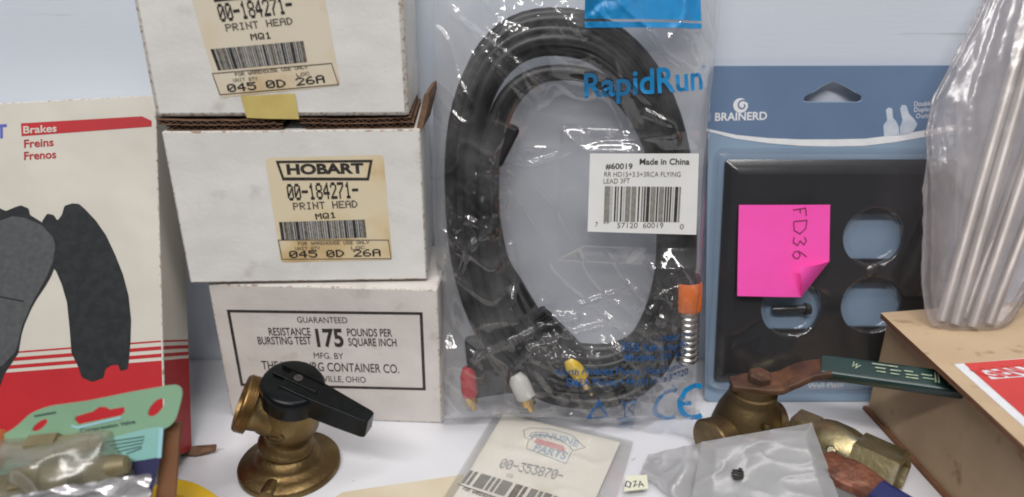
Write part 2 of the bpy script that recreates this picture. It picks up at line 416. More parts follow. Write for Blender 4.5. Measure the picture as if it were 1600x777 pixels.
FILMB = film_mat('back_bag_film', (.97, .97, .975), .34, (.92, .92, .93), .2, .03, .3, .2, 90, .001)
ROLLF = film_mat('hazy_rod_film', (.93, .91, .92), .24, (.72, .69, .70), .24, .045, .45, .35, 60, .002, cloud=.08)
POLY = film_mat('milky_poly_film', (.90, .90, .91), .66, (.52, .52, .525), .30, .05, .35, .5, 55, .002, cloud=.12)
ZIP = film_mat('zip_bag_film', (.96, .958, .95), .12, (.72, .715, .70), .22, .04, .35, .4, 60, .0015, cloud=.05)
BLIS = film_mat('clear_blister', (.97, .97, .975), .012, (.6, .6, .6), .06, .035, .5, .10, 40, .0015)
CLEARB = film_mat('clear_blister_foreground', (.92, .92, .88), .44, (.44, .42, .31), .22, .06, .45, .4, 60, .002, cloud=.16)

# ------------------------------------------------------------------ setting
WY = .409
g = Face((0, WY, 0), (1, 0, 0), (0, 0, 1))
b = MB(); b.box(g, -1.0, 1.0, -.02, .75, -.012, 0)
o = b.build('wall', WALL); o['kind'] = 'structure'
b = MB(); b.box(Face((0, 0, 0), (1, 0, 0), (0, 1, 0)), -1.0, 1.0, .16, WY - .0005, -.02, 0)
o = b.build('shelf', SHELF, bevel=.0015); o['kind'] = 'structure'

# ------------------------------------------------------------------ boxes
def carton(fc, wd, hg, dp, name, mats, parent, bev=.0009):
    """closed carton; slot 0 faces, slot 1 worn edges"""
    bm = bmesh.new()
    P = [fc.pt(a, bb, h) for h in (-dp, 0) for bb in (0, hg) for a in (0, wd)]
    V = [bm.verts.new(p) for p in P]
    for f in ([0, 2, 3, 1], [4, 5, 7, 6], [0, 1, 5, 4], [1, 3, 7, 5], [3, 2, 6, 7], [2, 0, 4, 6]): bm.faces.new([V[i] for i in f])
    bmesh.ops.recalc_face_normals(bm, faces=bm.faces)
    bmesh.ops.bevel(bm, geom=list(bm.edges), offset=bev, segments=2, affect='EDGES', profile=.6)
    ax = (fc.ex, fc.ey, fc.n); off = parent_off(parent)
    bm.normal_update()
    for f in bm.faces:
        flat = max(abs(f.normal.dot(a)) for a in ax) > .999 and f.calc_area() > 1e-4
        f.material_index = 0 if flat else 1; f.smooth = not flat
    for v in bm.verts: v.co -= off
    me = bpy.data.meshes.new(name); bm.to_mesh(me); bm.free()
    for m in mats: me.materials.append(m)
    o = bpy.data.objects.new(name, me); COL.objects.link(o); o.parent = parent
    return o

def corrugated(mb, fc, a0, a1, b0, th, d0, d1, waves, sag=0.0, mi=0, mi2=1):
    """a piece of corrugated board seen on its cut edge: two liners and a fluted core"""
    n = waves * 8; t = th * .16
    def y(a, k): return b0 + k - sag * math.sin(math.pi * (a - a0) / (a1 - a0)) + .0003 * noise.noise((a * 160, b0 * 90, 0))
    def strip(lo, hi, m):
        vs = []; fs = []
        for i in range(n + 1):
            a = a0 + (a1 - a0) * i / n
            for h in (d0, d1): vs += [fc.pt(a, y(a, lo(a)), h), fc.pt(a, y(a, hi(a)), h)]
        for i in range(n):
            k = i * 4; j = k + 4
            fs += [[k + 2, j + 2, j + 3, k + 3], [k, k + 1, j + 1, j], [k + 1, k + 3, j + 3, j + 1], [k, j, j + 2, k + 2]]
        mb.add(vs, fs, m)
    ww = 2 * math.pi * waves / (a1 - a0); am = (th - 3 * t) / 2
    strip(lambda a: 0, lambda a: t, mi); strip(lambda a: th - t, lambda a: th, mi)
    strip(lambda a: th / 2 - t / 2 + am * math.sin(ww * (a - a0)), lambda a: th / 2 + t / 2 + am * math.sin(ww * (a - a0)), mi2)

# lowest box, printed with the bursting strength certificate
bl, br = PZ(362, 650), PZ(692, 662)
F0 = Face(bl, br - bl, (0, 0, 1)); W0 = (br - bl).length
t0 = thing('cardboard_box', 'white cardboard box printed with a black framed strength certificate, at the bottom of the stack', 'box', bl)
carton(F0, W0, .0815, .055, 'body', (GREYW, WORN), t0)
b = MB(); FR = [(357, 486), (658, 490), (663, 608), (378, 601)]
b.stroke(F0, FR, 4.6, closed=True)
b.build('printed_frame', INK, t0)
b = MB()
b.text(F0, 'GUARANTEED', (465, 504), (543, 505), 9, bold=.0)
b.text(F0, 'RESISTANCE', (421, 524), (486, 524), 11.5, bold=.012)
b.text(F0, 'BURSTING TEST', (404, 538), (487, 538), 11.5, bold=.012)
b.text(F0, '175', (496, 541), (538, 541), 26, bold=.03)
b.text(F0, 'POUNDS PER', (543, 525), (613, 526), 11.5, bold=.012)
b.text(F0, 'SQUARE INCH', (545, 540), (620, 541), 11.5, bold=.012)
b.text(F0, 'MFG. BY', (491, 560), (537, 561), 9, bold=.0)
b.text(F0, 'THE VANBURG CONTAINER CO.', (410, 577), (624, 583), 13, bold=.006)
b.text(F0, 'DAYTONVILLE, OHIO', (455, 595), (572, 598), 9, bold=.0)
b.build('lettering', INK, t0)

def box_label(fc, par, quad, pal, X, logo=None):
    """aged stock label: sheet, dot matrix print, barcode and ruled box"""
    q = [fc.loc(*p) for p in quad]
    b = MB(); b.poly([fc.pt(p.x, p.y, .00012) for p in rrect(q, .0022)])
    s = b.build('label_sheet', pal, par)
    b = MB(); h = .00026
    for (txt, p0, p1, cap, mi) in X['txt']: b.text(fc, txt, p0, p1, cap, h, mi, dots=True)
    b.stroke(fc, X['box'], 1.5, h, 1, closed=True)
    b.build('lettering', (INK, INKG), s)
    b = MB(); b.qpx(fc, X['bar'], .0002, 0); b.bars(fc, X['bar'], 34, 11, h, (1, 1, 2), fill=.62)
    b.build('barcode', (INKL, INKG, INK), s)
    if logo: logo(fc, s, h)

# middle print head box
bl, br = PZ(297, 443, .083), PZ(668, 437, .083)
F1 = Face(bl, br - bl, (0, 0, 1)); W1 = (br - bl).length
t1 = thing('cardboard_box', 'white box with a complete yellowed parts label, in the middle of the stack', 'box', bl, 'white print head boxes in the stack')
carton(F1, W1, .0785, .054, 'body', (WHITE, WORN), t1)
fb = .0788
b = MB()
b = MB(); corrugated(b, F1, .002, .056, fb, .0027, -.050, -.0012, 15, .0003); b.build('lid_flap', (RAW, RAWD), t1)
b = MB(); corrugated(b, F1, .066, W1 - .003, fb, .0027, -.050, -.0016, 15, .0003); b.build('lid_flap', (RAW, RAWD), t1)
b = MB(); corrugated(b, F1, -.0015, .053, fb + .0029, .0025, -.046, -.0005, 15, .0006); b.build('lid_flap', (RAW, RAWD), t1)
b = MB(); corrugated(b, F1, .064, W1 - .004, fb + .0029, .0025, -.046, -.001, 15, .0006); b.build('lid_flap', (RAW, RAWD), t1)
b = MB(); q0 = F1.loc(655, 204)
pts = [(648, 203), (657, 205), (668, 160), (667, 147), (660, 150)]
P = [F1.loc(*p) for p in pts]
k = len(P); vs = [F1.pt(p.x + .0006, p.y, -.002) for p in P] + [F1.pt(p.x + .0028, p.y, -.030) for p in P]
b.add(vs, [list(range(k)), list(range(2 * k - 1, k - 1, -1))] + [[i, i + k, (i + 1) % k + k, (i + 1) % k] for i in range(k)])
b.build('side_flap', RAW, t1, label='raised brown corrugated tab')
def hob(fc, par, h):
    b = MB()
    b.stroke(fc, [(433.5, 253), (580, 251.5), (575, 280), (443, 280)], 4.0, h, closed=True)
    b.qpx(fc, [(442, 281.5), (443, 277), (575, 277.5), (574.5, 281)], h + .00006)
    b.text(fc, 'HOBART', (449, 272), (569, 270), 14.5, h, bold=.045)
    b.build('logo', INK, par)
box_label(F1, t1, [(439, 410), (613, 406), (599, 242), (414, 247)], LABEL, dict(
    txt=[('00-184271-', (451, 313), (561, 309), 25, 0), ('PRINT HEAD', (459, 328), (559, 324), 11, 1), ('MQ1', (494, 343), (526, 340), 9, 0),
         ('FOR WAREHOUSE USE ONLY', (466, 383), (577, 381), 5, 1), ('UNIT QTY', (462, 391), (500, 390), 5, 1), ('LOC', (549, 390), (570, 389), 5, 1),
         ('045', (453, 403), (496, 402), 11, 0), ('0D', (511, 402), (538, 401), 11, 0), ('26A', (553, 401), (595, 400), 11, 0)],
    box=[(435, 375), (607, 375), (611, 404), (441, 405)], bar=[(436, 347), (570, 343), (573, 371), (440, 375)]), hob)

# top print head box
bl, br = PZ(243, 184, .168), PZ(640, 182, .168)
F2 = Face(bl, br - bl, (0, 0, 1)); W2 = (br - bl).length
t2 = thing('cardboard_box', 'white box with a crooked stained label and yellow tape tab, topmost of the stack', 'box', bl, 'white print head boxes in the stack')
carton(F2, W2, .079, .054, 'body', (WHITE, WORN), t2, .0022)
def hob2(fc, par, h):
    b = MB()
    b.stroke(fc, [(318, -37), (465, -50), (466, -22), (334, -9)], 4.0, h, closed=True)
    b.qpx(fc, [(335, 3), (333, -4), (466, -16), (467, -11)], h + .00006)
    b.text(fc, 'HOBART', (338, -14), (457, -25), 14.5, h, bold=.045)
    b.build('logo', INK, par)
box_label(F2, t2, [(343, 153), (532, 134), (498, -57), (288, -42)], LABELP, dict(
    txt=[('00-184271-', (345, 34), (459, 20), 27, 0), ('PRINT HEAD', (354, 49), (458, 38), 11, 1), ('MQ1', (393, 63), (425, 60), 10, 0),
         ('FOR WAREHOUSE USE ONLY', (368, 119), (481, 107), 5, 1), ('UNIT QTY', (365, 128), (403, 125), 5, 1), ('LOC', (464, 120), (484, 117), 5, 1),
         ('045', (357, 144), (401, 140), 12, 0), ('0D', (417, 138), (447, 136), 12, 0), ('26A', (464, 134), (508, 129), 12, 0)],
    box=[(332, 115), (518, 99), (529, 132), (344, 148)], bar=[(329, 77), (474, 64), (480, 97), (341, 110)]), hob2)
b = MB(); tp = [(376, 150), (461, 146), (468, 186), (386, 184)]
q = [F2.loc(*p) for p in tp]
b.grid(lambda s, t: (lambda p: F2.pt(p.x, p.y, .0004 + .0006 * t * math.sin(3 * s)))(q[0].lerp(q[1], s).lerp(q[3].lerp(q[2], s), t)), 10, 8)
b.build('tape', TAPE, t2, smooth=True)

# ------------------------------------------------------------------ brake pad box
def fr(yaw, lean, roll):
    e = Vector((math.cos(yaw), math.sin(yaw), 0)); bb = Vector((-math.sin(yaw), math.cos(yaw), 0))
    u = Vector((0, 0, math.cos(lean))) + bb * math.sin(lean)
    return e * math.cos(roll) + u * math.sin(roll), u * math.cos(roll) - e * math.sin(roll)
ex, ey = fr(.0813, .5284, .0364); BR = Vector((-.1625, .2892, .0189)); BL_, BD = .1774, .0353
WB = .125
FB = Face(BR - ex * WB, ex, ey)
tb = thing('brake_pad_box', 'white and red box with a picture of dark brake pads, leaning at the far left', 'box', (BR.x - .06, BR.y + .03, 0))
carton(FB, WB, BL_, BD, 'body', (BOXW, WORN), tb, .0007)
FS = Face(BR, -FB.n, FB.ey)                       # its right side
def onb(b, q, mi=0, h=.00015): b.qpx(FB, q, h, mi)
y0 = lambda u, v: v + (250 - u) * .104            # the print runs slightly downhill to the left
b = MB()
def band(v0, v1, mi=0):
    a0 = FB.loc(252.5, v0).y; a1 = FB.loc(252.5, v1).y
    b.poly([FB.pt(.0008, a1, .00015), FB.pt(WB - .0008, a1, .00015), FB.pt(WB - .0008, a0, .00015), FB.pt(.0008, a0, .00015)], mi)
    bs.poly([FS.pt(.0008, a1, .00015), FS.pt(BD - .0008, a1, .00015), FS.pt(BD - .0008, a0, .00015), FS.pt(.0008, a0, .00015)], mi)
bs = MB()
band(532, 534.5); band(541, 546.5); band(552.5, 558); band(563.5, 720)
b.build('printed_red_band', RED, tb); b = MB(); onb(b, [(33, 193), (222, 182), (237, 189), (237, 198), (34, 213)])
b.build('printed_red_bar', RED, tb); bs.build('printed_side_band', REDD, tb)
b = MB()
b.text(FB, 'Brakes', (37, 209), (89, 206), 11, .0003, 1, bold=.02)
b.text(FB, 'Freins', (38, 231), (84, 228), 12, .0002, 0, bold=.02); b.text(FB, 'Frenos', (38, 250), (88, 247), 12, .0002, 0, bold=.02)
b.text(FB, 'T', (-6, 216), (11, 215), 20, .0002, 2, bold=.03)
b.build('lettering', (REDD, BOXW, BLUE), tb)
b = MB()
def ppoly(fc, pts, h, mi):
    vs, fs = plate(fc, rrect([fc.loc(*p) for p in pts], .0007, 3), [], h, h + .00003); b.add(vs, fs, mi)
ppoly(FB, [(66, 346), (74, 334), (84, 336), (90, 345), (97, 336), (101, 322), (113, 318), (124, 319), (133, 327), (150, 345), (166, 368), (180, 398), (192, 428), (201, 462), (205, 500), (204, 535),
           (202, 560), (200, 577), (188, 580), (185, 570), (174, 571), (165, 577), (162, 591), (144, 597), (128, 590), (122, 572), (112, 552), (109, 512), (105, 473), (97, 445), (88, 424), (76, 410)], .0002, 0)
ppoly(FB, [(-60, 300), (10, 330), (24, 324), (33, 321), (45, 326), (47, 336), (70, 350), (87, 368), (91, 380), (88, 412), (80, 432), (72, 446), (56, 470), (48, 485), (39, 506), (34, 522), (29, 552), (8, 583), (0, 605), (-60, 620)], .00026, 0)
ppoly(FB, [(-60, 330), (2, 345), (20, 338), (40, 341), (66, 352), (84, 372), (87, 385), (83, 410), (74, 432), (50, 475), (35, 510), (26, 548), (4, 572), (-60, 590)], .00033, 1)
b.stroke(FB, [(-20, 462), (0, 464), (38, 471)], 2.5, .00038, 0)
b.build('brake_pad_picture', (PADK, PADG), tb)
b = MB(); q = [PZ(272, 706, .003), PZ(300, 697, .004), PZ(338, 694, .006), PZ(336, 702, .003), PZ(305, 712, .001)]
vs = q + [p - Vector((0, 0, .0015)) for p in q]; k = 5
b.add(vs, [list(range(k)), list(range(2 * k - 1, k - 1, -1))] + [[i, i + k, (i + 1) % k + k, (i + 1) % k] for i in range(k)])
b.build('torn_flap', RAW, tb, label='torn brown cardboard flap at the foot of the box')

# ------------------------------------------------------------------ cable in its bag
o0 = PZ(700, 652, .001)
GC = Face((o0.x, o0.y, o0.z), (1, 0, 0), (0, .042, .215))
tbag = thing('plastic_bag', 'tall crinkled clear bag with blue print and barcode sticker around a black cable', 'plastic bag', (.03, o0.y, 0))
tcab = thing('cable', 'coiled black audio video cable with coloured plugs inside the clear printed bag', 'cable', (.03, o0.y + .005, 0))
PXM = (GC.loc(901, 330) - GC.loc(900, 330)).length            # metres per pixel on the bag
st = [(184, 304, 893, 325, .003), (180, 297, 891, 324, .0095), (173, 290, 889, 326, .0025), (167, 282, 887, 328, .0085), (161, 274, 888, 331, .0030), (155, 267, 889, 328, .0100), (149, 260, 892, 330, .0035), (141, 226, 900, 338, .0100), (130, 212, 902, 328, .004), (127, 220, 903, 333, .0095)]
pts = []
NT = 60
for i in range((len(st) - 1) * NT + 1):
    k = min(i // NT, len(st) - 2); t = (i - k * NT) / NT; t = t * t * (3 - 2 * t) if k < 99 else t
    A, B2 = st[k], st[k + 1]; v = [x + (y - x) * t for x, y in zip(A, B2)]
    th = R(205) - 2 * math.pi * i / NT
    c, s = math.cos(th), math.sin(th)
    e = .86
    u = v[2] + v[0] * math.copysign(abs(c) ** e, c) - 22 * s + (7 + 5 * max(0, -s)) * noise.noise((i * .07, 0, 0))
    vv = v[3] - v[1] * math.copysign(abs(s) ** e, s) + (7 + 6 * max(0, -s)) * noise.noise((i * .07, 9, 0))
    q = GC.loc(u, vv); pts.append(GC.pt(q.x, q.y, v[4] + .0015 * noise.noise((i * .04, 4, 0))))
b = MB(); b.tube(pts, .0034, 14)
b.build('cord', CABLE, tcab, smooth=True)
def C(u, v, h=.006): return GC.px(u, v, h)
b = MB()
b = MB(); b.tube(catmull([C(770, 330), C(785, 400), C(808, 440), C(832, 480), C(846, 500)]), .0034, 12); b.build('lead', CABLE, tcab, smooth=True)
b = MB(); b.tube(catmull([C(752, 330, .009), C(748, 420, .010), C(764, 480, .011), C(756, 530, .012), C(735, 566, .010)]), .0022, 10); b.build('lead', CABLE, tcab, smooth=True)
b = MB(); b.tube(catmull([C(755, 300, .012), C(760, 400, .012), C(785, 480, .012), C(812, 560, .011)]), .0026, 10); b.build('lead', CABLE, tcab, smooth=True)
b = MB(); b.tube(catmull([C(735, 250, .004), C(745, 350, .005), C(752, 440, .006), C(775, 520, .006)]), .0034, 10); b.build('lead', CABLE, tcab, smooth=True)
b = MB(); b.tube(catmull([C(870, 530, .010), C(884, 548, .010), C(896, 560, .010)]), .0024, 10); b.build('lead', CABLE, tcab, smooth=True)

def conn(ctr, axis_px, L, w0, w1, h, name='connector'):
    p = GC.loc(*ctr); p2 = GC.loc(*axis_px); d = (p2 - p).normalized(); n = Vector((d.y, -d.x))
    f = Face(GC.pt(p.x, p.y, 0), GC.ex * n.x + GC.ey * n.y, GC.ex * d.x + GC.ey * d.y)
    b = MB(); sg = 1 if f.n.dot(GC.n) > 0 else -1
    P = [f.pt(-w0 / 2, 0, 0), f.pt(w0 / 2, 0, 0), f.pt(w1 / 2, L, 0), f.pt(-w1 / 2, L, 0)]
    Q = [x + f.n * h * sg for x in P]
    fs = [[0, 1, 2, 3], [7, 6, 5, 4]] + [[i, i + 4, (i + 1) % 4 + 4, (i + 1) % 4] for i in range(4)]
    b.add(P + Q, fs)
    if name == 'strain_relief':
        for k in range(3): b.box(f, -w0 * .62, w0 * .62, L * (.12 + .3 * k), L * (.28 + .3 * k), -.0004 * sg, (h + .0008) * sg)
    return b.build(name, CONN, tcab, bevel=.0022 if w0 > .01 else .0008, segs=3)
conn((792, 500), (806, 628), .038, .032, .027, .011)
conn((752, 520), (770, 622), .034, .018, .022, .008)
conn((838, 536), (872, 622), .028, .022, .018, .010)
conn((846, 498), (925, 600), .030, .0125, .020, .012)
conn((836, 485), (852, 505), .007, .009, .013, .010, 'strain_relief')
conn((792, 190), (762, 262), .022, .015, .012, .0135)
def plug(p0, p1, p2, m, h=.011, r=.0042):
    A, B2, C2 = C(*p0, h), C(*p1, h), C(*p2, h); L = (B2 - A).length; ax = B2 - A
    b = MB(); b.lathe(A, ax, [(0, r * .6), (L * .12, r * .8), (L * .3, r), (L * .9, r * 1.05), (L, r * .9)], 20)
    o = b.build('plug', m, tcab, smooth=True, sharp=R(50))
    b = MB(); L2 = (C2 - B2).length
    b.lathe(B2, C2 - B2, [(0, r * .75), (L2 * .55, r * .75), (L2 * .56, r * .4), (L2, r * .35)], 16)
    b.build('contact', GOLD, o, smooth=True, sharp=R(40))
plug((732, 562), (736, 606), (743, 626), RCAR)
plug((805, 572), (822, 608), (830, 628), RCAW, r=.0052)
plug((884, 550), (908, 578), (922, 603), RCAY)
b = MB(); A = C(1072, 425, .006); ax = C(1071, 480, .006) - A; L = ax.length
b.lathe(A, ax, [(0, .0058), (L * .2, .0060)], 28)
b.build('sleeve', CONN, tcab, smooth=True, sharp=R(40))
b = MB(); b.lathe(A, ax, [(L * .2, .0066), (L * .25, .0070), (L * .95, .0070), (L, .0064)], 32)
b.build('ring', ORNG, tcab, smooth=True, sharp=R(50))
b = MB(); L2 = (C(1070, 560) - C(1071, 480)).length; prof = []
for k in range(9):
    z = L + L2 * k / 9
    prof += [(z, .0056), (z + L2 * .03, .0061), (z + L2 * .07, .0061), (z + L2 * .1, .0054)]
b.lathe(A, ax, prof, 28); b.build('ribbed_barrel', STEEL, tcab, smooth=True, sharp=R(60))

# --- bag film
creases = [([(892, 228), (935, 217), (985, 214), (1040, 205)], 1.6, 4), ([(708, 26), (745, 52), (800, 96), (850, 130)], 1.4, 4), ([(790, 245), (830, 256), (892, 233)], 1.2, 3.5),
           ([(770, 100), (800, 130), (830, 160)], 1.3, 4), ([(905, 470), (945, 455), (985, 440)], 1.5, 4),
           ([(800, 380), (808, 430), (800, 470)], 1.5, 4), ([(745, 545), (790, 525), (850, 500), (900, 490)], 1.6, 4), ([(795, 610), (800, 560), (830, 530), (870, 520)], 1.5, 4),
           ([(870, 515), (930, 500), (1000, 490), (1025, 510), (1030, 560)], 1.4, 3.5), ([(1000, 170), (1040, 190), (1060, 240)], 1.4, 4), ([(1005, 52), (1030, 85), (1050, 100)], 1.2, 4),
           ([(870, 640), (890, 625), (930, 640), (1000, 650)], 1.4, 4), ([(1020, 560), (1050, 600), (1090, 640)], 1.2, 4), ([(720, 420), (735, 380), (765, 350)], 1.3, 4), ([(1050, 430), (1010, 445), (985, 470)], 1.0, 4)]
CR = []
for pl, am, wd in creases:
    P = [GC.loc(*p) for p in pl]; CR.append((P, am * .0014, wd * PXM, (min(p.x for p in P) - .006, max(p.x for p in P) + .006, min(p.y for p in P) - .006, max(p.y for p in P) + .006)))
def segd(p, a, b2):
    ab = b2 - a; t = max(0, min(1, (p - a).dot(ab) / ab.length_squared)); return (p - a - ab * t).length
SQ = [GC.loc(*p) for p in ((918, 362), (1088, 367), (1092, 241), (922, 241))]
sc_ = sum(SQ, Vector((0, 0))) / 4
def ridge(x, y, z): return 1 - min(1, abs(noise.noise((x, y, z))) * 2.2)
def edge_f(a, bb):
    x0 = GC_L + .0; x1 = GC_R
    d = max(0, min(1, min(a - x0, x1 - a, bb * .55) / .0055))
    return (d * (2 - d)) ** .7
tcx = GC.loc(1000, 138)
GC_L = GC.loc(682, 400).x; GC_R = GC.loc(1097, 400).x
ec = GC.loc(897, 330); ea = 160 * PXM; eb = (GC.loc(897, 45).y - GC.loc(897, 610).y) / 2
def hfilm(a, bb, txt=False):
    x = (a - ec.x) / ea; y = (bb - ec.y) / eb; r = math.hypot(x, y)
    bul = .0125 * math.exp(-((r - 1.06) / .36) ** 4) + .0030 * (1 if r < 1 else math.exp(-((r - 1) / .25) ** 2))
    low0 = max(0, min(1, (.070 - bb) / .03)) * max(0, min(1, (ec.x + .035 - a) / .02)); bul = max(bul, .0145 * low0)
    h = .0016 + bul
    p = Vector((a, bb))
    ms = max(0, min(1, (max(abs(p.x - sc_.x) / .031, abs(p.y - sc_.y) / .024) - 1) / .42))
    wv = 0.0016 * noise.noise((a * 30, bb * 16, 1)) + .0013 * ridge(a * 60 + bb * 30, bb * 34, 3) ** 5
    near = math.exp(-((r - 1.02) / .30) ** 2); low = max(0, min(1, (.085 - bb) / .03)) * .8
    amt = max(0, min(1, .9 * max(near, low) * (.45 + 1.6 * noise.noise((a * 26, bb * 20, 7)))))
    tm = max(abs(a - tcx.x) / .034, abs(bb - tcx.y) / .011); tm = max(.05, min(1, (tm - .95) / .3)); amt *= tm
    if amt > .01:
        qx = a + .004 * noise.noise((a * 60, bb * 60, 2)); qy = bb + .004 * noise.noise((a * 60, bb * 60, 4))
        d1 = noise.voronoi((qx * 105 + qy * 40, qy * 62 - qx * 20, .3))[0]; d2 = noise.voronoi((qx * 240, qy * 170 + qx * 60, 1.7))[0]
        wv += amt * (.0058 * min(.5, d1[1] - d1[0]) + .0024 * min(.5, d2[1] - d2[0]))
    for P, am, wd, bbx in CR:
        if bbx[0] < a < bbx[1] and bbx[2] < bb < bbx[3]:
            d = min(segd(p, P[i], P[i + 1]) for i in range(len(P) - 1))
            wv += am * math.exp(-(d / wd) ** 2)
    h = h + wv * (.25 + .75 * ms)
    h = h * ms + .0125 * (1 - ms)
    return h * edge_f(a, bb) + .0003
TOPB = GC.loc(890, -60).y
def sheet(hf, nu, nv):
    b = MB()
    def fn(s, t):
        bb = TOPB * t; lx = GC_L + .0012 * math.sin(t * 9) ; rx = GC_R + .0012 * math.sin(t * 7 + 1) + (.003 * max(0, t - .6))
        a = lx + (rx - lx) * s
        return GC.pt(a, bb + .002 * math.sin(s * 6) * (1 - t), hf(a, bb))
    b.grid(fn, nu, nv); return b
sheet(hfilm, 230, 330).build('front_film', FILM, tbag, smooth=True)
sheet(lambda a, bb: -.002 - .0035 * edge_f(a, bb) * (.6 + .8 * noise.noise((a * 40, bb * 30, 21))), 60, 80).build('back_film', FILMB, tbag, smooth=True)
# loose lower hem lying on the shelf
hq = [PZ(705, 652, .0012), PZ(1094, 640, .0012), PZ(1092, 690, .002), PZ(980, 672, .003), PZ(870, 645, .0015), PZ(775, 655, .002), PZ(728, 668, .003)]
b = MB()
def hem(s, t):
    A = PZ(700 + 394 * s, 650 - 10 * s, .0015); v1 = [664, 650, 641, 640, 668, 690, 700, 686][min(7, int(s * 7.99))]
    B3 = PZ(706 + 386 * s, 655 + 36 * (s ** 2.2) + 8 * math.exp(-((s - .06) / .06) ** 2), .0015)
    p = A.lerp(B3, t); p.z += .0018 * ridge(p.x * 90, p.y * 70, 2) ** 2; return p
b.grid(hem, 90, 14); b.build('hem', FILM, tbag, smooth=True)
b = MB(); L3 = .0006
hz = lambda a, bb: hfilm(a, bb)
def fgrid(q, nu, nv, mi, lift):
    Q = [GC.loc(*p) for p in q]
    def fn(s, t):
        p = Q[0].lerp(Q[1], s).lerp(Q[3].lerp(Q[2], s), t); return GC.pt(p.x, p.y, hfilm(p.x, p.y) + lift)
    b.grid(fn, nu, nv, mi)
fgrid([(908, 34), (1092, 34), (1092, -40), (908, -40)], 60, 30, 0, L3)
fgrid([(908, 47), (1092, 46), (1092, 38), (908, 38)], 60, 4, 0, L3)
b.build('printed_header', CYAN, tbag, smooth=True)
b = MB()
b.text(GC, 'RapidRun', (911, 152), (1087, 138), 36, .0011, 0, bold=.018, hf=hz)
b.text(GC, 'TM', (1086, 108), (1096, 107), 5, L3, 0, hf=hz)
b.build('brand_lettering', CYAN, tbag); b = MB()
for ar, ang0, ang1, uu in ((1, 60, 300, 1042), (1, 60, 300, 1084)):
    P = [(uu + 24 * math.cos(R(t)), 626 - 25 * math.sin(R(t))) for t in range(ang0, ang1 + 1, 12)]
    b.stroke(GC, P, 8.5, L3, 0, hf=hz)
b.stroke(GC, [(1062, 626), (1078, 626)], 7, L3, 0, hf=hz)
b.build('approval_mark', CYAN, tbag); b = MB()
b.qpx(GC, [(963, 652), (990, 652), (990, 645), (963, 645)], L3, 0, hf=hz); b.build('printed_bar', CYAN, tbag)
b = MB()
b.text(GC, 'Lastar, Inc.', (1020, 513), (1073, 513), 10, L3, 0, bold=.012, hf=hz)
b.text(GC, '3555 Kettering Blvd.', (964, 529), (1078, 528), 11, L3, 0, bold=.012, hf=hz)
b.text(GC, 'Moraine, OH 45439', (968, 544), (1077, 543), 11, L3, 0, bold=.012, hf=hz)
b.text(GC, 'North America Phone / Fax Number', (866, 566), (1072, 564), 10.5, L3, 0, bold=.012, hf=hz)
b.text(GC, 'EMEA Phone +44 (0)1782 57720', (882, 582), (1072, 580), 10.5, L3, 0, bold=.012, hf=hz)
b.build('address_lettering', NAVY, tbag); b = MB()
b.stroke(GC, [(930, 606), (944, 632), (914, 632)], 5, L3, 0, closed=True, hf=hz)
b.stroke(GC, [(918, 640), (936, 645)], 3, L3, 0, hf=hz); b.build('recycling_mark', NAVY, tbag); b = MB()
b.stroke(GC, [(964, 603), (988, 637)], 2, L3, 0, hf=hz); b.stroke(GC, [(988, 603), (964, 637)], 2, L3, 0, hf=hz)
b.stroke(GC, [(968, 608), (984, 608), (982, 632), (970, 632)], 2, L3, 0, closed=True, hf=hz)
b.build('waste_bin_mark', NAVY, tbag)
hs = .0132; b = MB(); q = [GC.up(hs).loc(*p) for p in ((918, 362), (1088, 367), (1092, 240), (922, 240))]
GS = GC.up(hs)
b.grid(lambda s, t: (lambda p: GS.pt(p.x, p.y, .0004 * math.sin(3 * s)))(q[0].lerp(q[1], s).lerp(q[3].lerp(q[2], s), t)), 10, 6)
stk = b.build('sticker', STICK, tbag, smooth=True)
sh = lambda a, bb: .0004 * math.sin(3 * max(0, min(1, (a - q[0].x) / (q[1].x - q[0].x))))
b = MB(); L4 = .0002
b.text(GS, '#60019', (946, 264), (988, 264), 8.5, L4, 0, bold=.015, hf=sh); b.text(GS, 'Made in China', (999, 257), (1077, 257), 9, L4, 0, bold=.02, hf=sh)
b.text(GS, 'RR HD15+3.5+3RCA FLYING', (944, 276), (1063, 276), 7.5, L4, 1, hf=sh); b.text(GS, 'LEAD 3FT', (943, 287), (984, 286), 7.5, L4, 1, hf=sh)
b.text(GS, '7', (930, 354), (934, 354), 7, L4, 1, hf=sh); b.text(GS, '57120  60019', (964, 356), (1036, 356), 8, L4, 1, hf=sh); b.text(GS, '0', (1062, 358), (1068, 358), 8, L4, 1, hf=sh)
b.build('lettering', (INK, INKG), stk)
b = MB(); b.bars(GS, [(945, 291), (1064, 292), (1061, 347), (943, 346)], 21, 5, L4, (0, 0, 1, 2), hf=sh, fill=.66)
b.bars(GS, [(945, 291), (953, 291), (951, 349), (943, 349)], 2, 2, L4 + .00005, 0, hf=sh)
b.build('barcode', (INKM, INK, INKL), stk)

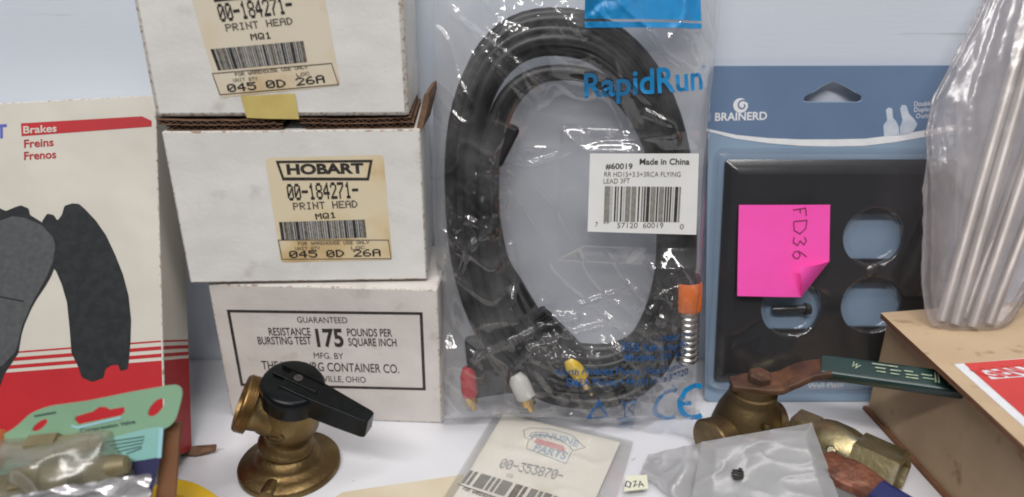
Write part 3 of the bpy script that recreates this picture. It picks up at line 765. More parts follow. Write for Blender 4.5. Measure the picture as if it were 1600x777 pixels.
# ------------------------------------------------------------------ carded wall plate
p0 = PZ(1100, 629); KD = Face(p0, (1, 0, .0), (.018 * -.1, .043, .182))
tcd = thing('hanging_card', 'blue hang card with a white swoosh holding a dark wall plate under a clear blister', 'packaging card', (p0.x + .06, p0.y, 0))
def K(u, v): return KD.loc(u, v)
outer = rrect([K(1101, 628), K(1490, 626), K(1494, 102), K(1108, 103)], [.004, .003, .003, .003])
hole = [K(*p) for p in ((1255, 157), (1258, 150), (1272, 144), (1285, 135), (1301, 127), (1318, 134), (1335, 144), (1346, 150), (1346, 156), (1340, 159), (1262, 159))]
vs, fs = plate(KD, outer, [hole], -.0006, 0)
b = MB(); b.add(vs, fs); b.build('card', CARDB, tcd)
sw = [(1104, 205), (1150, 217), (1200, 224), (1250, 228), (1300, 229), (1350, 228), (1400, 222), (1450, 213), (1493, 203)]
swu = [(1104, 201), (1150, 211), (1200, 216), (1250, 218), (1300, 218), (1350, 217), (1400, 211), (1450, 203), (1493, 194)]
topo = [K(*p) for p in swu] + [K(1493.5, 103), K(1108.5, 104)]
vs, fs = plate(KD, topo, [[KD.loc(u + (u - 1300) * .02, v + (-1.5 if v < 150 else 1.5)) for u, v in ((1255, 157), (1258, 150), (1272, 144), (1285, 135), (1301, 127), (1318, 134), (1335, 144), (1346, 150), (1346, 156), (1340, 159), (1262, 159))]], .00008, .00012)
b = MB(); b.add(vs, fs); b.build('printed_top_band', CARDT, tcd)
b = MB()
for i in range(8): b.qpx(KD, [sw[i], sw[i + 1], swu[i + 1], swu[i]], .0002)
b.build('printed_swoosh', WPRINT, tcd)
b = MB()
b.text(KD, 'BRAINERD', (1117, 189), (1198, 187), 12, .00022, bold=.02)
P = [(1157 + 11.5 * math.cos(t * .3), 165 - 11.5 * math.sin(t * .3)) for t in range(21)]
b.poly([KD.px(*p, .0002) for p in P][::1])
b.build('brand_lettering', WPRINT, tcd); b = MB()
b.text(KD, 'Double', (1428, 166), (1455, 165), 7, .0002); b.text(KD, 'Duplex', (1428, 175), (1456, 174), 7, .0002); b.text(KD, 'Outlet', (1431, 185), (1455, 184), 7, .0002)
b.build('description_lettering', WPRINT, tcd); b = MB()
b.text(KD, 'Wall Plate', (1262, 607), (1318, 604), 8, .0002)
b.build('footer_lettering', WPRINT, tcd)
b = MB(); P = [(1160 + (9 - .35 * t) * math.cos(t * .35 + .6), 165 - (9 - .35 * t) * math.sin(t * .35 + .6)) for t in range(19)]
b.stroke(KD, P, 2.4, .0003); b.build('logo_swirl', CARDT, tcd)
b = MB()
b.poly([KD.px(*p, .0002) for p in ((1381, 213), (1380, 196), (1386, 188), (1384, 172), (1388, 168), (1394, 170), (1395, 184), (1400, 190), (1404, 198), (1405, 212))])
b.poly([KD.px(*p, .0002) for p in ((1406, 212), (1406, 199), (1410, 188), (1406, 170), (1409, 164), (1416, 165), (1420, 178), (1428, 186), (1433, 194), (1428, 204), (1422, 209))])
b.build('printed_picture', PALEP, tcd)
# the plate itself
OL, OR, OT, OB = K(1124, 400).x, K(1478, 400).x, K(1300, 249).y, K(1300, 594).y
H1 = .0055; KP = KD.up(H1)
IL, IR, IT, IB = OL + .0075, OR - .0075, OT - .0075, OB + .0075
tpl = thing('wall_plate', 'dark bronze double outlet wall plate mounted on the blue card', 'wall plate', (p0.x + .06, p0.y - .004, .01))
def duplex(cu, cv):
    c = KP.loc(cu, cv); r = 47.5 * PXK; f = 35.5 * PXK; o = []
    for t in range(0, 360, 10):
        x, y = r * math.cos(R(t)), r * math.sin(R(t)); o.append(Vector((c.x + x, c.y + max(-f, min(f, y)))))
    return o
PXK = (KP.loc(1301, 400) - KP.loc(1300, 400)).length
HC = [(1365, 370), (1361, 477), (1237, 370), (1236, 481)]
holes = [duplex(*c) for c in HC]
vs, fs = plate(KD, [Vector(p) for p in ((IL, IB), (IR, IB), (IR, IT), (IL, IT))], holes, H1 - .0025, H1)
b = MB(); b.add(vs, fs)
O = rrect([Vector((OL, OB)), Vector((OR, OB)), Vector((OR, OT)), Vector((OL, OT))], .0025, 4)
I = rrect([Vector((IL, IB)), Vector((IR, IB)), Vector((IR, IT)), Vector((IL, IT))], .0005, 4)
n = len(O)
rings = [[KD.pt(p.x, p.y, .0004) for p in O], [KD.pt(p.x, p.y, .0018) for p in O]]
for t in (.35, .7, 1): rings.append([KD.pt(*(O[i].lerp(I[i], t)), .0018 + (H1 - .0018) * math.sin(t * math.pi / 2)) for i in range(n)])
for A, B4 in zip(rings, rings[1:]): b.add(A + B4, [[i, (i + 1) % n, n + (i + 1) % n, n + i] for i in range(n)])
b.build('face_plate', PLATE, tpl, smooth=True, sharp=R(40))
for cu, cv in ((1362, 424), (1236, 425)):
    b = MB(); c = KP.loc(cu, cv)
    b.lathe(KP.pt(c.x, c.y, -.0005), KP.n, [(0, .0034), (.001, .0034), (.0016, .0026), (.0017, .0005)], 24)
    o = b.build('screw', DKST if cu > 1300 else PLATE, tpl, smooth=True, sharp=R(50))
    b = MB(); b.box(Face(KP.pt(c.x, c.y, 0), KD.ex + KD.ey * .5, KD.ey), -.0026, .0026, -.0004, .0004, .0011, .0014); b.build('slot', INK, o)
b = MB(); A = KD.px(1203, 481, .0035); B5 = KD.px(1262, 480, .0035); L = (B5 - A).length
b.lathe(A, B5 - A, [(0, .0017), (L * .1, .0022), (L * .85, .0022), (L * .86, .0034), (L, .003)], 18)
b.build('mounting_screw', PLATE, tpl, smooth=True, sharp=R(50))
# clear blister over it
b = MB()
BLr = rrect([Vector((OL - .004, OB - .004)), Vector((OR + .004, OB - .004)), Vector((OR + .004, OT + .004)), Vector((OL - .004, OT + .004))], .006, 5); n = len(BLr); cc = sum(BLr, Vector((0, 0))) / n
prof = [(1.03, .0002), (1.0, .0004), (.995, .0030), (.985, .0062), (.965, .0074), (.9, .0076)]
rg = [[KD.pt(*(cc + (p - cc) * k), h) for p in BLr] for k, h in prof]
for A, B4 in zip(rg, rg[1:]): b.add(A + B4, [[i, (i + 1) % n, n + (i + 1) % n, n + i] for i in range(n)])
Q = [cc + (p - cc) * .9 for p in BLr]
def bh(x, y):
    h = .0076
    for cu, cv in HC:
        c = KP.loc(cu, cv); d = math.hypot(x - c.x, y - c.y) / (40 * PXK); h -= .0042 * max(0, min(1, (1.15 - d) / .22))
    return h + .0003 * noise.noise((x * 60, y * 60, 3))
x0, x1, yb, yt = min(p.x for p in Q), max(p.x for p in Q), min(p.y for p in Q), max(p.y for p in Q)
def bfn(s, t):
    x, y = x0 + (x1 - x0) * s, yb + (yt - yb) * t; return KD.pt(x, y, bh(x, y))
b.grid(bfn, 110, 110)
b.build('blister', BLIS, tcd, smooth=True)

# sticky note
KN = KD.up(.0088)
tn = thing('sticky_note', 'bright pink sticky note with a curled lower corner, stuck on the dark wall plate package', 'sticky note', KN.px(1222, 390))
b = MB(); N5 = [KN.loc(*p) for p in ((1150, 461), (1249, 463), (1295, 408), (1297, 320), (1154, 320))]
xl, xr, yb_, yt_ = N5[0].x, N5[2].x, N5[1].y, N5[4].y
def nh(p): return .0004 + .0022 * max(0, (N5[4].y - p.y) / .045) ** 2 * .6 + .0006 * math.sin(p.x * 60)
vs = []; fs = []
def strip(A, B6, C6, D6, k=10):
    b.grid(lambda s, t: (lambda p: KN.pt(p.x, p.y, nh(p)))(A.lerp(B6, s).lerp(D6.lerp(C6, s), t)), k, k)
mid = N5[3].lerp(N5[4], .32)
strip(N5[0], N5[1], mid, N5[4]); strip(N5[1], N5[2], N5[3], mid)
b.build('paper', PINK, tn, smooth=True)
b = MB(); A, B6 = N5[1], N5[2]; tip = KN.loc(1240, 413)
def cf(s, t):
    p = A.lerp(B6, s); p = p.lerp(tip, t); return KN.pt(p.x, p.y, nh(p) + .0002 + .0065 * math.sin(t * math.pi * .62))
b.grid(cf, 8, 8); b.build('curled_corner', PINK, tn, smooth=True)
b = MB(); nf = lambda a, bb: nh(Vector((a, bb)))
for s_ in ([(1238, 328), (1258, 325), (1259, 337)], [(1249, 327), (1250, 333)], [(1239, 346), (1260, 344), (1258, 357), (1249, 365), (1240, 360), (1239, 347)],
           [(1256, 370), (1259, 376), (1255, 382), (1249, 376), (1245, 383), (1238, 378), (1240, 370)], [(1259, 401), (1253, 396), (1246, 392), (1240, 393), (1237, 398), (1241, 403), (1246, 403), (1249, 398), (1246, 393)]):
    b.stroke(KN, s_, 1.9, .0002, hf=nf)
b.build('handwriting', PINKI, tn)

# ------------------------------------------------------------------ kraft box on the right
c0 = PZ(1355, 640); c1 = PZ(1480, 777); dd = (c1 - c0).normalized(); BH = .0605
KS = Face(c0, dd, (0, 0, 1)); KSn = KS.n                       # left side, seen obliquely
tk = thing('cardboard_box', 'brown kraft box with a red and white label on its lid, at the right edge', 'box', (c0.x + .07, c0.y - .07, 0))
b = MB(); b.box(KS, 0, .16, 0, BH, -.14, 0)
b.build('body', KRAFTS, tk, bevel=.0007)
b = MB(); b.box(KS, -.0008, .161, 0, .0022, .0002, .0024); b.build('bottom_edge', KEDGE, tk)
lz = BH + .0003
d2 = Vector((dd.y, -dd.x, 0)) if Vector((dd.y, -dd.x, 0)).x > 0 else Vector((-dd.y, dd.x, 0))
q = [PZ(1378, 488, lz + .003), PZ(1378, 488, lz + .003) + dd * .165, None, None]
LA = PZ(1376, 489, lz + .003); LB = PZ(1600, 697, lz + .003); LB = LA + (LB - LA) * 1.5
LDr = (LB - LA).normalized(); LC = LA + (d2 + Vector((0, .03, 0))).normalized() * .15
b = MB(); V = [LA, LB, LB + (LC - LA), LC]
b.add([p - Vector((0, 0, .0028)) for p in V] + V, [[0, 1, 5, 4], [2, 3, 7, 6], [1, 2, 6, 5], [3, 0, 4, 7]], 1); b.poly([V[0], V[1], V[2], V[3]], 0)
b.poly([p - Vector((0, 0, .0028)) for p in V[::-1]], 1)
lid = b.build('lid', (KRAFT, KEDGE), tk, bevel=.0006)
LT = Face(LA, (LC - LA), Vector((0, 1, 0))) if False else Face(LA, Vector((1, 0, 0)), Vector((0, 1, 0)))
b = MB(); V = [LT.px(1490, 570, .0002), LT.px(1700, 757, .0002), LT.px(1830, 600, .0002), LT.px(1650, 556, .0002)]
b.poly(V); lab = b.build('label', WPRINT, lid)
b = MB(); b.poly([LT.px(1506, 569, .00035), LT.px(1700, 741, .00035), LT.px(1820, 600, .00035), LT.px(1650, 557.5, .00035)]); b.build('label_print', REDL, lab)
b = MB(); b.poly([LT.px(1533, 580, .00045), LT.px(1549, 594, .00045), LT.px(1690, 583, .00045), LT.px(1665, 567, .00045)]); b.build('label_panel', WPRINT, lab)
b = MB(); b.text(LT, 'GENUINE', (1551, 592), (1683, 581), 13, .0006, bold=.03, slant=-.95); b.build('lettering', REDL, lab)

# ------------------------------------------------------------------ rods in a bag
rodp = [((1600, 50), (1470, 503)), ((1600, 127), (1492, 508)), ((1650, 118), (1519, 512)), ((1690, 122), (1544, 507)), ((1668, 50), (1506, 498))]
rlab = ['leftmost silver metal rod in the hazy bag on the kraft box', 'second silver metal rod from the left in the hazy bag', 'middle silver metal rod whose end stands lowest in the hazy bag',
        'rightmost silver metal rod in the hazy bag on the kraft box', 'silver metal rod standing behind the others in the hazy bag']
zt = lz + .0036
def rod_line(i):
    (u1, v1), (u0, v0) = rodp[i]; A = PZ(u0, v0 + 2, zt); 
    B7 = PY(u1, v1, A.y + (.052 if i < 4 else .058) * (v0 - v1) / 450); return A, (B7 - A).normalized()
rod0 = None
for i in range(5):
    A, d = rod_line(i)
    if rod0 is None:
        L = .26; prof = [(0, .0021), (.0006, .0027)]
        b = MB(); b.lathe((0, 0, 0), (0, 0, 1), prof + [(L, .0027)], 20)
        rod0 = b.build('metal_rod', ROD, None, smooth=True, sharp=R(40)); o = rod0
    else:
        o = rod0.copy(); COL.objects.link(o)
    o.location = A + d * .0006; o.rotation_mode = 'QUATERNION'; o.rotation_quaternion = Vector((0, 0, 1)).rotation_difference(d)
    tag(o, rlab[i], 'metal rod', 'metal rods in the hazy bag')
tr_ = thing('plastic_bag', 'hazy wrinkled plastic sleeve around a bundle of metal rods, standing on the kraft box', 'plastic bag', PZ(1505, 508, zt))
A0, dR = rod_line(1)
lv = [(516, 1462, 1556), (508, 1456, 1566), (490, 1447, 1580), (450, 1442, 1604), (380, 1444, 1650), (300, 1447, 1690), (200, 1452, 1720), (150, 1463, 1740), (100, 1490, 1760), (50, 1516, 1775), (0, 1540, 1790), (-80, 1580, 1810)]
b = MB()
def lvl(v):
    for a, c in zip(lv, lv[1:]):
        if c[0] <= v <= a[0]:
            t = (a[0] - v) / (a[0] - c[0]); return [x + (y - x) * t for x, y in zip(a, c)]
    return lv[-1]
NS, NR = 110, 130
vs = []
for j in range(NR + 1):
    v = 516 - 596 * (j / NR); _, ul, ur = lvl(v)
    if j < 3: zz = None
    yc = A0.y + .052 * (508 - v) / 450
    Lp, Rp = PY(ul, v, yc), PY(ur, v, yc); cx = (Lp + Rp) / 2; hw = (Rp - Lp) / 2; dpt = .0075 * min(1, .3 + j / 8)
    for k in range(NS):
        t = 2 * math.pi * k / NS; c, s = math.cos(t), math.sin(t)
        wr = .0030 * (ridge(t * 2.0 + v * .004, v * .004, 4) ** 2 - .4) + .0012 * ridge(t * 4 + v * .012, v * .010, 8) ** 3 + .0010 * max(0, noise.noise((t * 2, v * .01, 3))) * ridge(t * 6, v * .035, 9) ** 3
        wr *= min(1, .15 + j / 20)
        vs.append(cx + hw * math.copysign(abs(c) ** .8, c) + Vector((0, -1, -.35)).normalized() * (s * dpt + wr * (1 if s > 0 else .5)) + Vector((wr * c, 0, 0)))
for p in vs: p.z = max(p.z, zt + .0002)
b.add(vs, [[j * NS + k, j * NS + (k + 1) % NS, (j + 1) * NS + (k + 1) % NS, (j + 1) * NS + k] for j in range(NR) for k in range(NS)] + [list(range(NS))])
b.build('film', ROLLF, tr_, smooth=True)

# ------------------------------------------------------------------ brass shut off valve
VC = PZ(453, 729)
tv = thing('shutoff_valve', 'brass hose shutoff valve with a black plastic lever, standing on its round flange', 'valve', VC)
b = MB(); r = .0250
b.lathe(VC, (0, 0, 1), [(0, r * .94), (.0006, r), (.0030, r), (.0040, r * .97), (.0050, r * .80), (.0060, .0165), (.0075, .0158), (.0098, .0150), (.0108, .0135), (.012, .0125), (.018, .0115)], 56)
b.lathe(VC + Vector((-.004, -.0225, .002)), (-.15, -1, 0), [(-.006, .0045), (0, .0042), (.0022, .0036), (.0026, .002)], 20)
b.build('flange', BRASS, tv, smooth=True, sharp=R(50))
axb = Vector((.24, -.10, 1)).normalized(); nb = VC + Vector((-.001, 0, .010))
b = MB()
b.lathe(nb, axb, [(0, .0115), (.004, .0130), (.0055, .0137), (.0068, .0130), (.0085, .0112), (.0115, .0108), (.0155, .0125), (.020, .0142), (.026, .0144), (.033, .0140), (.037, .0134), (.038, .012)], 48)
ob = nb + axb * .0235
oe = PY(381, 630, VC.y - .006)
oax = (oe - ob); OLn = oax.length; oax.normalize()
b.lathe(ob, oax, [(0, .0125), (.008, .0125), (.012, .0120), (OLn * .60, .0113), (OLn * .80, .0118), (OLn * .84, .0121)], 40)
b.build('body', BRASS, tv, smooth=True, sharp=R(55))
b = MB(); z0 = OLn * .80; prof = [(z0, .0118), (z0 + .0003, .0134)]
for k in range(4):
    z = z0 + .0006 + k * .0012; prof += [(z, .0139), (z + .0004, .0139), (z + .0007, .0135), (z + .0009, .0135)]
z = z0 + .0057; prof += [(z, .0132), (z + .0004, .0126), (z + .0004, .0098), (z - .006, .009)]
b.lathe(ob, oax, prof, 48); b.build('threaded_outlet', BRASSB, tv, smooth=True, sharp=R(40))
b = MB(); em = nb + axb * .0205 + Vector((-.0034, -.0131, 0)); fe = Face(em, (1, -.28, .1), (0, -.1, 1))
b.stroke(fe, [(0, 0)], 1) if False else None
rg = [Vector((.0052 * math.cos(t * .35), .0034 * math.sin(t * .35))) for t in range(18)]
for i in range(18):
    A, B8 = rg[i], rg[(i + 1) % 18]
    b.add([fe.pt(*A, 0), fe.pt(*B8, 0), fe.pt(*B8, .0006), fe.pt(*A, .0006), fe.pt(*(A * .8), 0), fe.pt(*(B8 * .8), 0), fe.pt(*(B8 * .8), .0006), fe.pt(*(A * .8), .0006)], [[0, 1, 2, 3], [4, 7, 6, 5], [3, 2, 6, 7]])
b.box(fe, -.002, .002, -.0006, .0006, 0, .001); b.build('cast_emblem', BRASS, tv, smooth=False)
axc = Vector((.24, -.22, 1)).normalized(); cc0 = nb + axb * .0345
hd = Vector((1, -.36, 0)); hd = (hd - axc * hd.dot(axc)).normalized(); hs_ = axc.cross(hd)
b = MB()
b.lathe(cc0, axc, [(0, .0138), (.0006, .0149), (.0080, .0149), (.0100, .0146), (.0112, .0138), (.0118, .0124), (.0118, .0001)], 52, cap=True)
FH = Face(cc0, hd, hs_)
if FH.n.dot(axc) < 0: FH = Face(cc0, hd, -hs_)
P = [(-.004, -.0080), (.010, -.0078), (.026, -.0060), (.0392, -.0046), (.0408, -.0036), (.0408, .0036), (.0392, .0046), (.026, .0060), (.010, .0078), (-.004, .0080)]
k = len(P); lo = [FH.pt(x, y, .0020 if x < .02 else .0012) for x, y in P]; hi = [FH.pt(x, y * .82, .0128 - max(0, x - .008) * .03) for x, y in P]
b.add(lo + hi, [list(range(k))[::-1], list(range(k, 2 * k))] + [[i, (i + 1) % k, k + (i + 1) % k, k + i] for i in range(k)])
b.box(FH, -.0105, .013, -.0018, -.0006, .012, .0135); b.box(FH, -.0095, .013, .0045, .0054, .012, .0133)
b.build('lever', BLACKP, tv, bevel=.0006)
b = MB(); q = FH.pt(.003, .0022, .0133) if FH.pt(0, .003, 0).y > FH.pt(0, 0, 0).y else FH.pt(.003, -.0022, .0133)
b.lathe(FH.pt(.001, .0022, .0122), axc, [(0, .0021), (.0007, .0021), (.0009, .0016)], 20); b.build('dark_hole_disc', INK, tv, smooth=True, sharp=R(40))  # black disc painting the dark of the hole in the cap

# ------------------------------------------------------------------ bronze ball valve, green grip
GV = PZ(1160, 702)
tg = thing('ball_valve', 'dull bronze ball valve with a rusty lever and a dark green grip', 'valve', GV)
b = MB()
b.lathe(GV, (.03, 0, 1), [(0, .0185), (.002, .0195), (.010, .0190), (.017, .0178), (.024, .0160), (.029, .0138), (.0315, .0125), (.0325, .0120), (.036, .0118), (.0365, .0105), (.040, .0100)], 44)
b.lathe(GV + Vector((-.010, -.006, .013)), (-.85, -.5, -.1), [(-.004, .0115), (.004, .0122), (.011, .0138), (.012, .0130)], 36)
b.lathe(GV + Vector((.008, .0, .015)), (1, .1, 0), [(0, .0125), (.010, .0112)], 36)
b.lathe(GV + Vector((.004, -.0165, .026)), (.2, -1, .2), [(0, .0022), (.002, .0020), (.0024, .0012)], 16)
b.build('body', BRONZE, tg, smooth=True, sharp=R(50))
PV = GV + Vector((.002, 0, .0405)); e0 = PY(1283, 573, GV.y - .001); e1 = PZ(1522, 606, .0545)
b = MB()
lp = catmull([PV + Vector((-.0125, .0, -.0005)), PV + Vector((-.002, 0, 0)), PV + Vector((.010, 0, 0)), PV.lerp(e0, .55) + Vector((0, 0, -.0022)), PV.lerp(e0, .8) + Vector((0, 0, -.0008)), e0 + (e1 - e0) * .06], 6)
nn = len(lp); b.sweep(lp, rsec(.0165, .0034, .0010), scale=[(min(1, .55 + 1.6 * i / nn) * (1 - .28 * max(0, i / nn - .4)), 1) for i in range(nn)])
b.build('lever', RUST, tg, smooth=True, sharp=R(45))
b = MB(); b.lathe(PV + Vector((.001, 0, .0012)), (.05, -.05, 1), [(0, .0058), (.0042, .0058), (.0050, .0050)], 6, rot=.3)
b.lathe(PV + Vector((.001, 0, .005)), (.05, -.05, 1), [(0, .0032), (.0014, .0030), (.0018, .0020)], 18)
b.build('nut', RUST, tg, smooth=True, sharp=R(30))
b = MB(); up = (Vector((0, -.35, 1))).normalized()
gp = [e0.lerp(e1, i / 24) for i in range(25)]
b.sweep(gp, rsec(.0128, .0062, .0022, 5), upv=up, scale=[.93 if i == 0 else (1 if i < 22 else [0.97, .9, .72][i - 22]) for i in range(25)])
grip = b.build('grip', GRIP, tg, smooth=True, sharp=R(60))
gx = (e1 - e0).normalized(); gs = gx.cross(up).normalized(); gu = gs.cross(gx)
FG = Face(e0 + gu * .00335, gx, -gs if (-gs).y > 0 else gs); 
b = MB(); rnd = random.Random(3); Lg = (e1 - e0).length
b.text(FG, 'W', (1328, 572), (1340, 578), 8, .0002, bold=.02)
for k, (x, y, wdt) in enumerate([(.34, .0030, .17), (.36, .0008, .07), (.46, .0006, .07), (.37, -.0014, .06), (.46, -.0016, .06), (.55, .0012, .06), (.56, -.0008, .08), (.56, -.0026, .08), (.66, .0004, .07), (.67, -.0016, .07), (.80, .0025, .06), (.80, .0002, .06), (.83, -.0030, .08)]):
    b.box(FG, x * Lg, (x + wdt) * Lg, y, y + .0007, .00004, .0002)
for x in (.745, .765): b.box(FG, x * Lg, x * Lg + .0006, -.003, .0035, .00004, .0002)
b.build('lettering', GRIPT, grip)

# ------------------------------------------------------------------ second ball valve, lying down
t2v = thing('ball_valve', 'tarnished brass ball valve lying on its side with a coppery lever and blue grip', 'valve', PZ(1320, 715))
A9, B9 = PZ(1240, 668, .011), PZ(1408, 746, .0125); ax9 = (B9 - A9); L9 = ax9.length; ax9.normalize()
b = MB()
b.lathe(A9, ax9, [(0, .0095), (.0004, .0105), (L9 * .22, .0110), (L9 * .23, .0098)], 6, rot=.55, ref=(0, 0, 1))
b.lathe(A9, ax9, [(L9 * .22, .0100), (L9 * .26, .0112), (L9 * .34, .0122), (L9 * .50, .0122), (L9 * .58, .0112), (L9 * .62, .0105)], 40)
b.lathe(A9, ax9, [(L9 * .60, .0118), (L9 * .61, .0128), (L9 * .97, .0128), (L9, .0118), (L9, .009), (L9 * .8, .0085)], 6, rot=.5, ref=(0, 0, 1))
b.lathe(A9 + ax9 * L9 * .42 + Vector((-.006, -.007, .004)), (-.35, -.75, .55), [(0, .0026), (.0066, .0026), (.0074, .0020)], 6)
b.build('body', OLIVE, t2v, smooth=True, sharp=R(28))
b = MB()
cp = catmull([PZ(1288, 716, .019), PZ(1312, 735, .020), PZ(1350, 755, .019), PZ(1396, 790, .019)], 8)
nn = len(cp); b.sweep(cp, rsec(.0185, .0055, .002), scale=[((.55 + .45 * math.sin(min(1, i / nn * 2.2) * 1.57)) * (1 - .25 * i / nn), 1) for i in range(nn)], upv=(0, -.3, 1))
b.build('lever', COPPER, t2v, smooth=True, sharp=R(60))
b = MB(); cp = [PZ(1368, 770, .0215).lerp(PZ(1470, 830, .0215), i / 10) for i in range(11)]
b.sweep(cp, rsec(.013, .008, .003), upv=(0, -.3, 1)); b.build('grip', BLUEG, t2v, smooth=True, sharp=R(60))

# ------------------------------------------------------------------ milky poly bag leaning on the bronze valve
PB = [PZ(1072, 830, .004), PZ(1330, 830, .010), PY(1268, 661, .302), PY(1096, 691, .297)]
tp_ = thing('plastic_bag', 'small milky poly bag with a little spring inside, in front of the bronze valve', 'plastic bag', (PB[0] + PB[1]) / 2 - Vector((0, 0, .005)))
def pbf(off, sd):
    def fn(s, t):
        p = PB[0].lerp(PB[1], s).lerp(PB[3].lerp(PB[2], s), t)
        ed = min(1, min(s, 1 - s, t * 2, 1 - t) * 8)
        h = off * ed + .0018 * noise.noise((s * 2.6, t * 2.6, sd)) * (.3 + ed) + .0007 * ridge(s * 3 + t * 2, t * 4, sd) ** 3
        return p + Vector((0, -.62, .78)) * h
    return fn
b = MB(); b.grid(pbf(.0035, 3), 70, 60); b.grid(pbf(-.001, 3.0), 30, 30); b.build('film', POLY, tp_, smooth=True)
b = MB(); LF = [PZ(1000, 740, .003), PZ(1080, 800, .004), PY(1098, 692, .297), PZ(1012, 712, .004)]
def lff(s, t):
    p = LF[0].lerp(LF[1], s).lerp(LF[3].lerp(LF[2], s), t); return p + Vector((0, -.4, .9)) * (.0016 * ridge(s * 3, t * 3, 6) ** 2)
b.grid(lff, 30, 30); b.build('side_flap', POLY, tp_, smooth=True)
ctr = PB[0].lerp(PB[1], .36).lerp(PB[3].lerp(PB[2], .36), .52)
sp_ = PY(1153, 741, ctr.y - .0012)
b = MB(); ax = Vector((.05, .62, .9)).normalized(); x = ax.orthogonal().normalized(); y = ax.cross(x)
hp = [sp_ + ax * (-.0024 + .0048 * i / 60) + (x * math.cos(i * .5236 * 0.8) + y * math.sin(i * .5236 * .8)) * .0024 * (1 - .4 * abs(i / 30 - 1) ** 2) for i in range(61)]
b.tube(hp, .00052, 8); o = b.build('spring', INK, None, smooth=True)
tag(o, 'tiny dark coil spring showing in the milky poly bag', 'spring')
o.data.transform(Matrix.Translation(-sp_)); o.location = sp_

# ------------------------------------------------------------------ zip bag with a paper parts label
ZB = Face(PZ(690, 800, .004), PZ(988, 690, .004) - PZ(780, 637, .004), PZ(780, 637, .004) - PZ(690, 777, .004))
tz = thing('zip_bag', 'flat clear bag holding a cream paper card with a pale blue and red badge', 'plastic bag', PZ(830, 740))
b = MB(); c4 = [ZB.loc(*p) for p in ((640, 862), (938, 870), (990, 689), (779, 636))]
def zf(off):
    def fn(s, t):
        p = c4[0].lerp(c4[1], s).lerp(c4[3].lerp(c4[2], s), t); e = min(1, min(s, 1 - s, t, 1 - t) * 10)
        return ZB.pt(p.x, p.y, off * e + .0011 * noise.noise((s * 4, t * 4, 2)) * e + .0008 * e * ridge(s * 3 + t, t * 3, 1) ** 4)
    return fn
b.grid(zf(.0028), 60, 60); b.grid(lambda s, t: ZB.pt(*(c4[0].lerp(c4[1], s).lerp(c4[3].lerp(c4[2], s), t)), -.001), 6, 6)
b.build('film', ZIP, tz, smooth=True)
b = MB(); b.add(*plate(ZB, [ZB.loc(*p) for p in ((690, 810), (900, 850), (969, 693), (787, 649))], [], 0, .0008)); pc = b.build('paper_card', PAPER, tz)
hh = .0010
b = MB(); Lz = lambda p: ZB.loc(*p)
b.stroke(ZB, [(824, 688), (830, 690), (834, 681), (868, 686), (890, 700), (895, 707), (914, 702), (893, 682), (862, 673), (830, 671), (818, 675), (820, 687)], 1.6, hh, 1, closed=True)
b.stroke(ZB, [(826, 690), (822, 703), (884, 727), (893, 709)], 1.4, hh, 1)
def arc(a0, ux, uy, x, y):
    k = 4 * x * (1 - x); return a0 + ux * x + uy * (y + .55 * k)
b.text(ZB, 'GENUINE', (825, 686), (902, 702), 9, hh, 0, bold=.03, warp=arc); b.text(ZB, 'PARTS', (832, 706), (882, 721), 11, hh, 0, bold=.03)
b.qpx(ZB, [(834, 694), (884, 709), (880, 699), (838, 687)], hh, 2)
b.build('badge', (PBLUE, PALEB, PPINK), pc)
b = MB(); b.text(ZB, '00-353870-', (779, 733), (878, 754), 15, hh, 0, dots=True); b.text(ZB, 'GS', (790, 747), (800, 750), 5, hh, 1)
b.build('lettering', (INKL, INKM), pc)
b = MB(); b.bars(ZB, [(735, 737), (872, 778), (858, 800), (720, 757)], 12, 4, hh, (0, 0, 1), fill=.7); b.stroke(ZB, [(715, 759), (850, 806)], 1.5, hh, 2)
b.text(ZB, 'FOR WAREHOUSE', (722, 768), (770, 784), 5, hh, 2, dots=True)
b.build('barcode', (INKM, INKG, INK), pc)

# small handwritten tag
b = MB(); TZ = Face(PZ(974, 768, .0052), PZ(1013, 764, .0052) - PZ(974, 768, .0052), (0, 1, 0))
tt = thing('price_tag', 'tiny pale yellow tag with handwriting, beside the paper card bag', 'tag', PZ(994, 758, .004))
b.add(*plate(TZ, [TZ.loc(*p) for p in ((975, 767), (1013, 763), (1011, 742), (978, 744))], [], -.0006, 0)); b.build('paper', TAGY, tt)
b = MB(); b.stroke(TZ, [(979, 752), (977, 760), (984, 762), (986, 755), (980, 752)], 1.8); b.stroke(TZ, [(989, 753), (994, 752), (990, 761), (996, 757)], 1.6); b.stroke(TZ, [(998, 762), (1000, 752), (1006, 761)], 1.6); b.stroke(TZ, [(998, 758), (1005, 757)], 1.5)
b.build('handwriting', NAVYC, tt)

# cream card on the shelf
b = MB(); f0 = Face((0, 0, 0), (1, 0, 0), (0, 1, 0))
pts = [PZ(500, 800), PZ(535, 775), PZ(600, 765), PZ(725, 747), PZ(735, 830), PZ(500, 860)]
b.add(*plate(f0, [(p.x, p.y) for p in pts], [], 0, .0022)); o = b.build('paper_card', CREAM, None)
tag(o, 'cream card with brown stains lying on the shelf at the bottom edge', 'card')

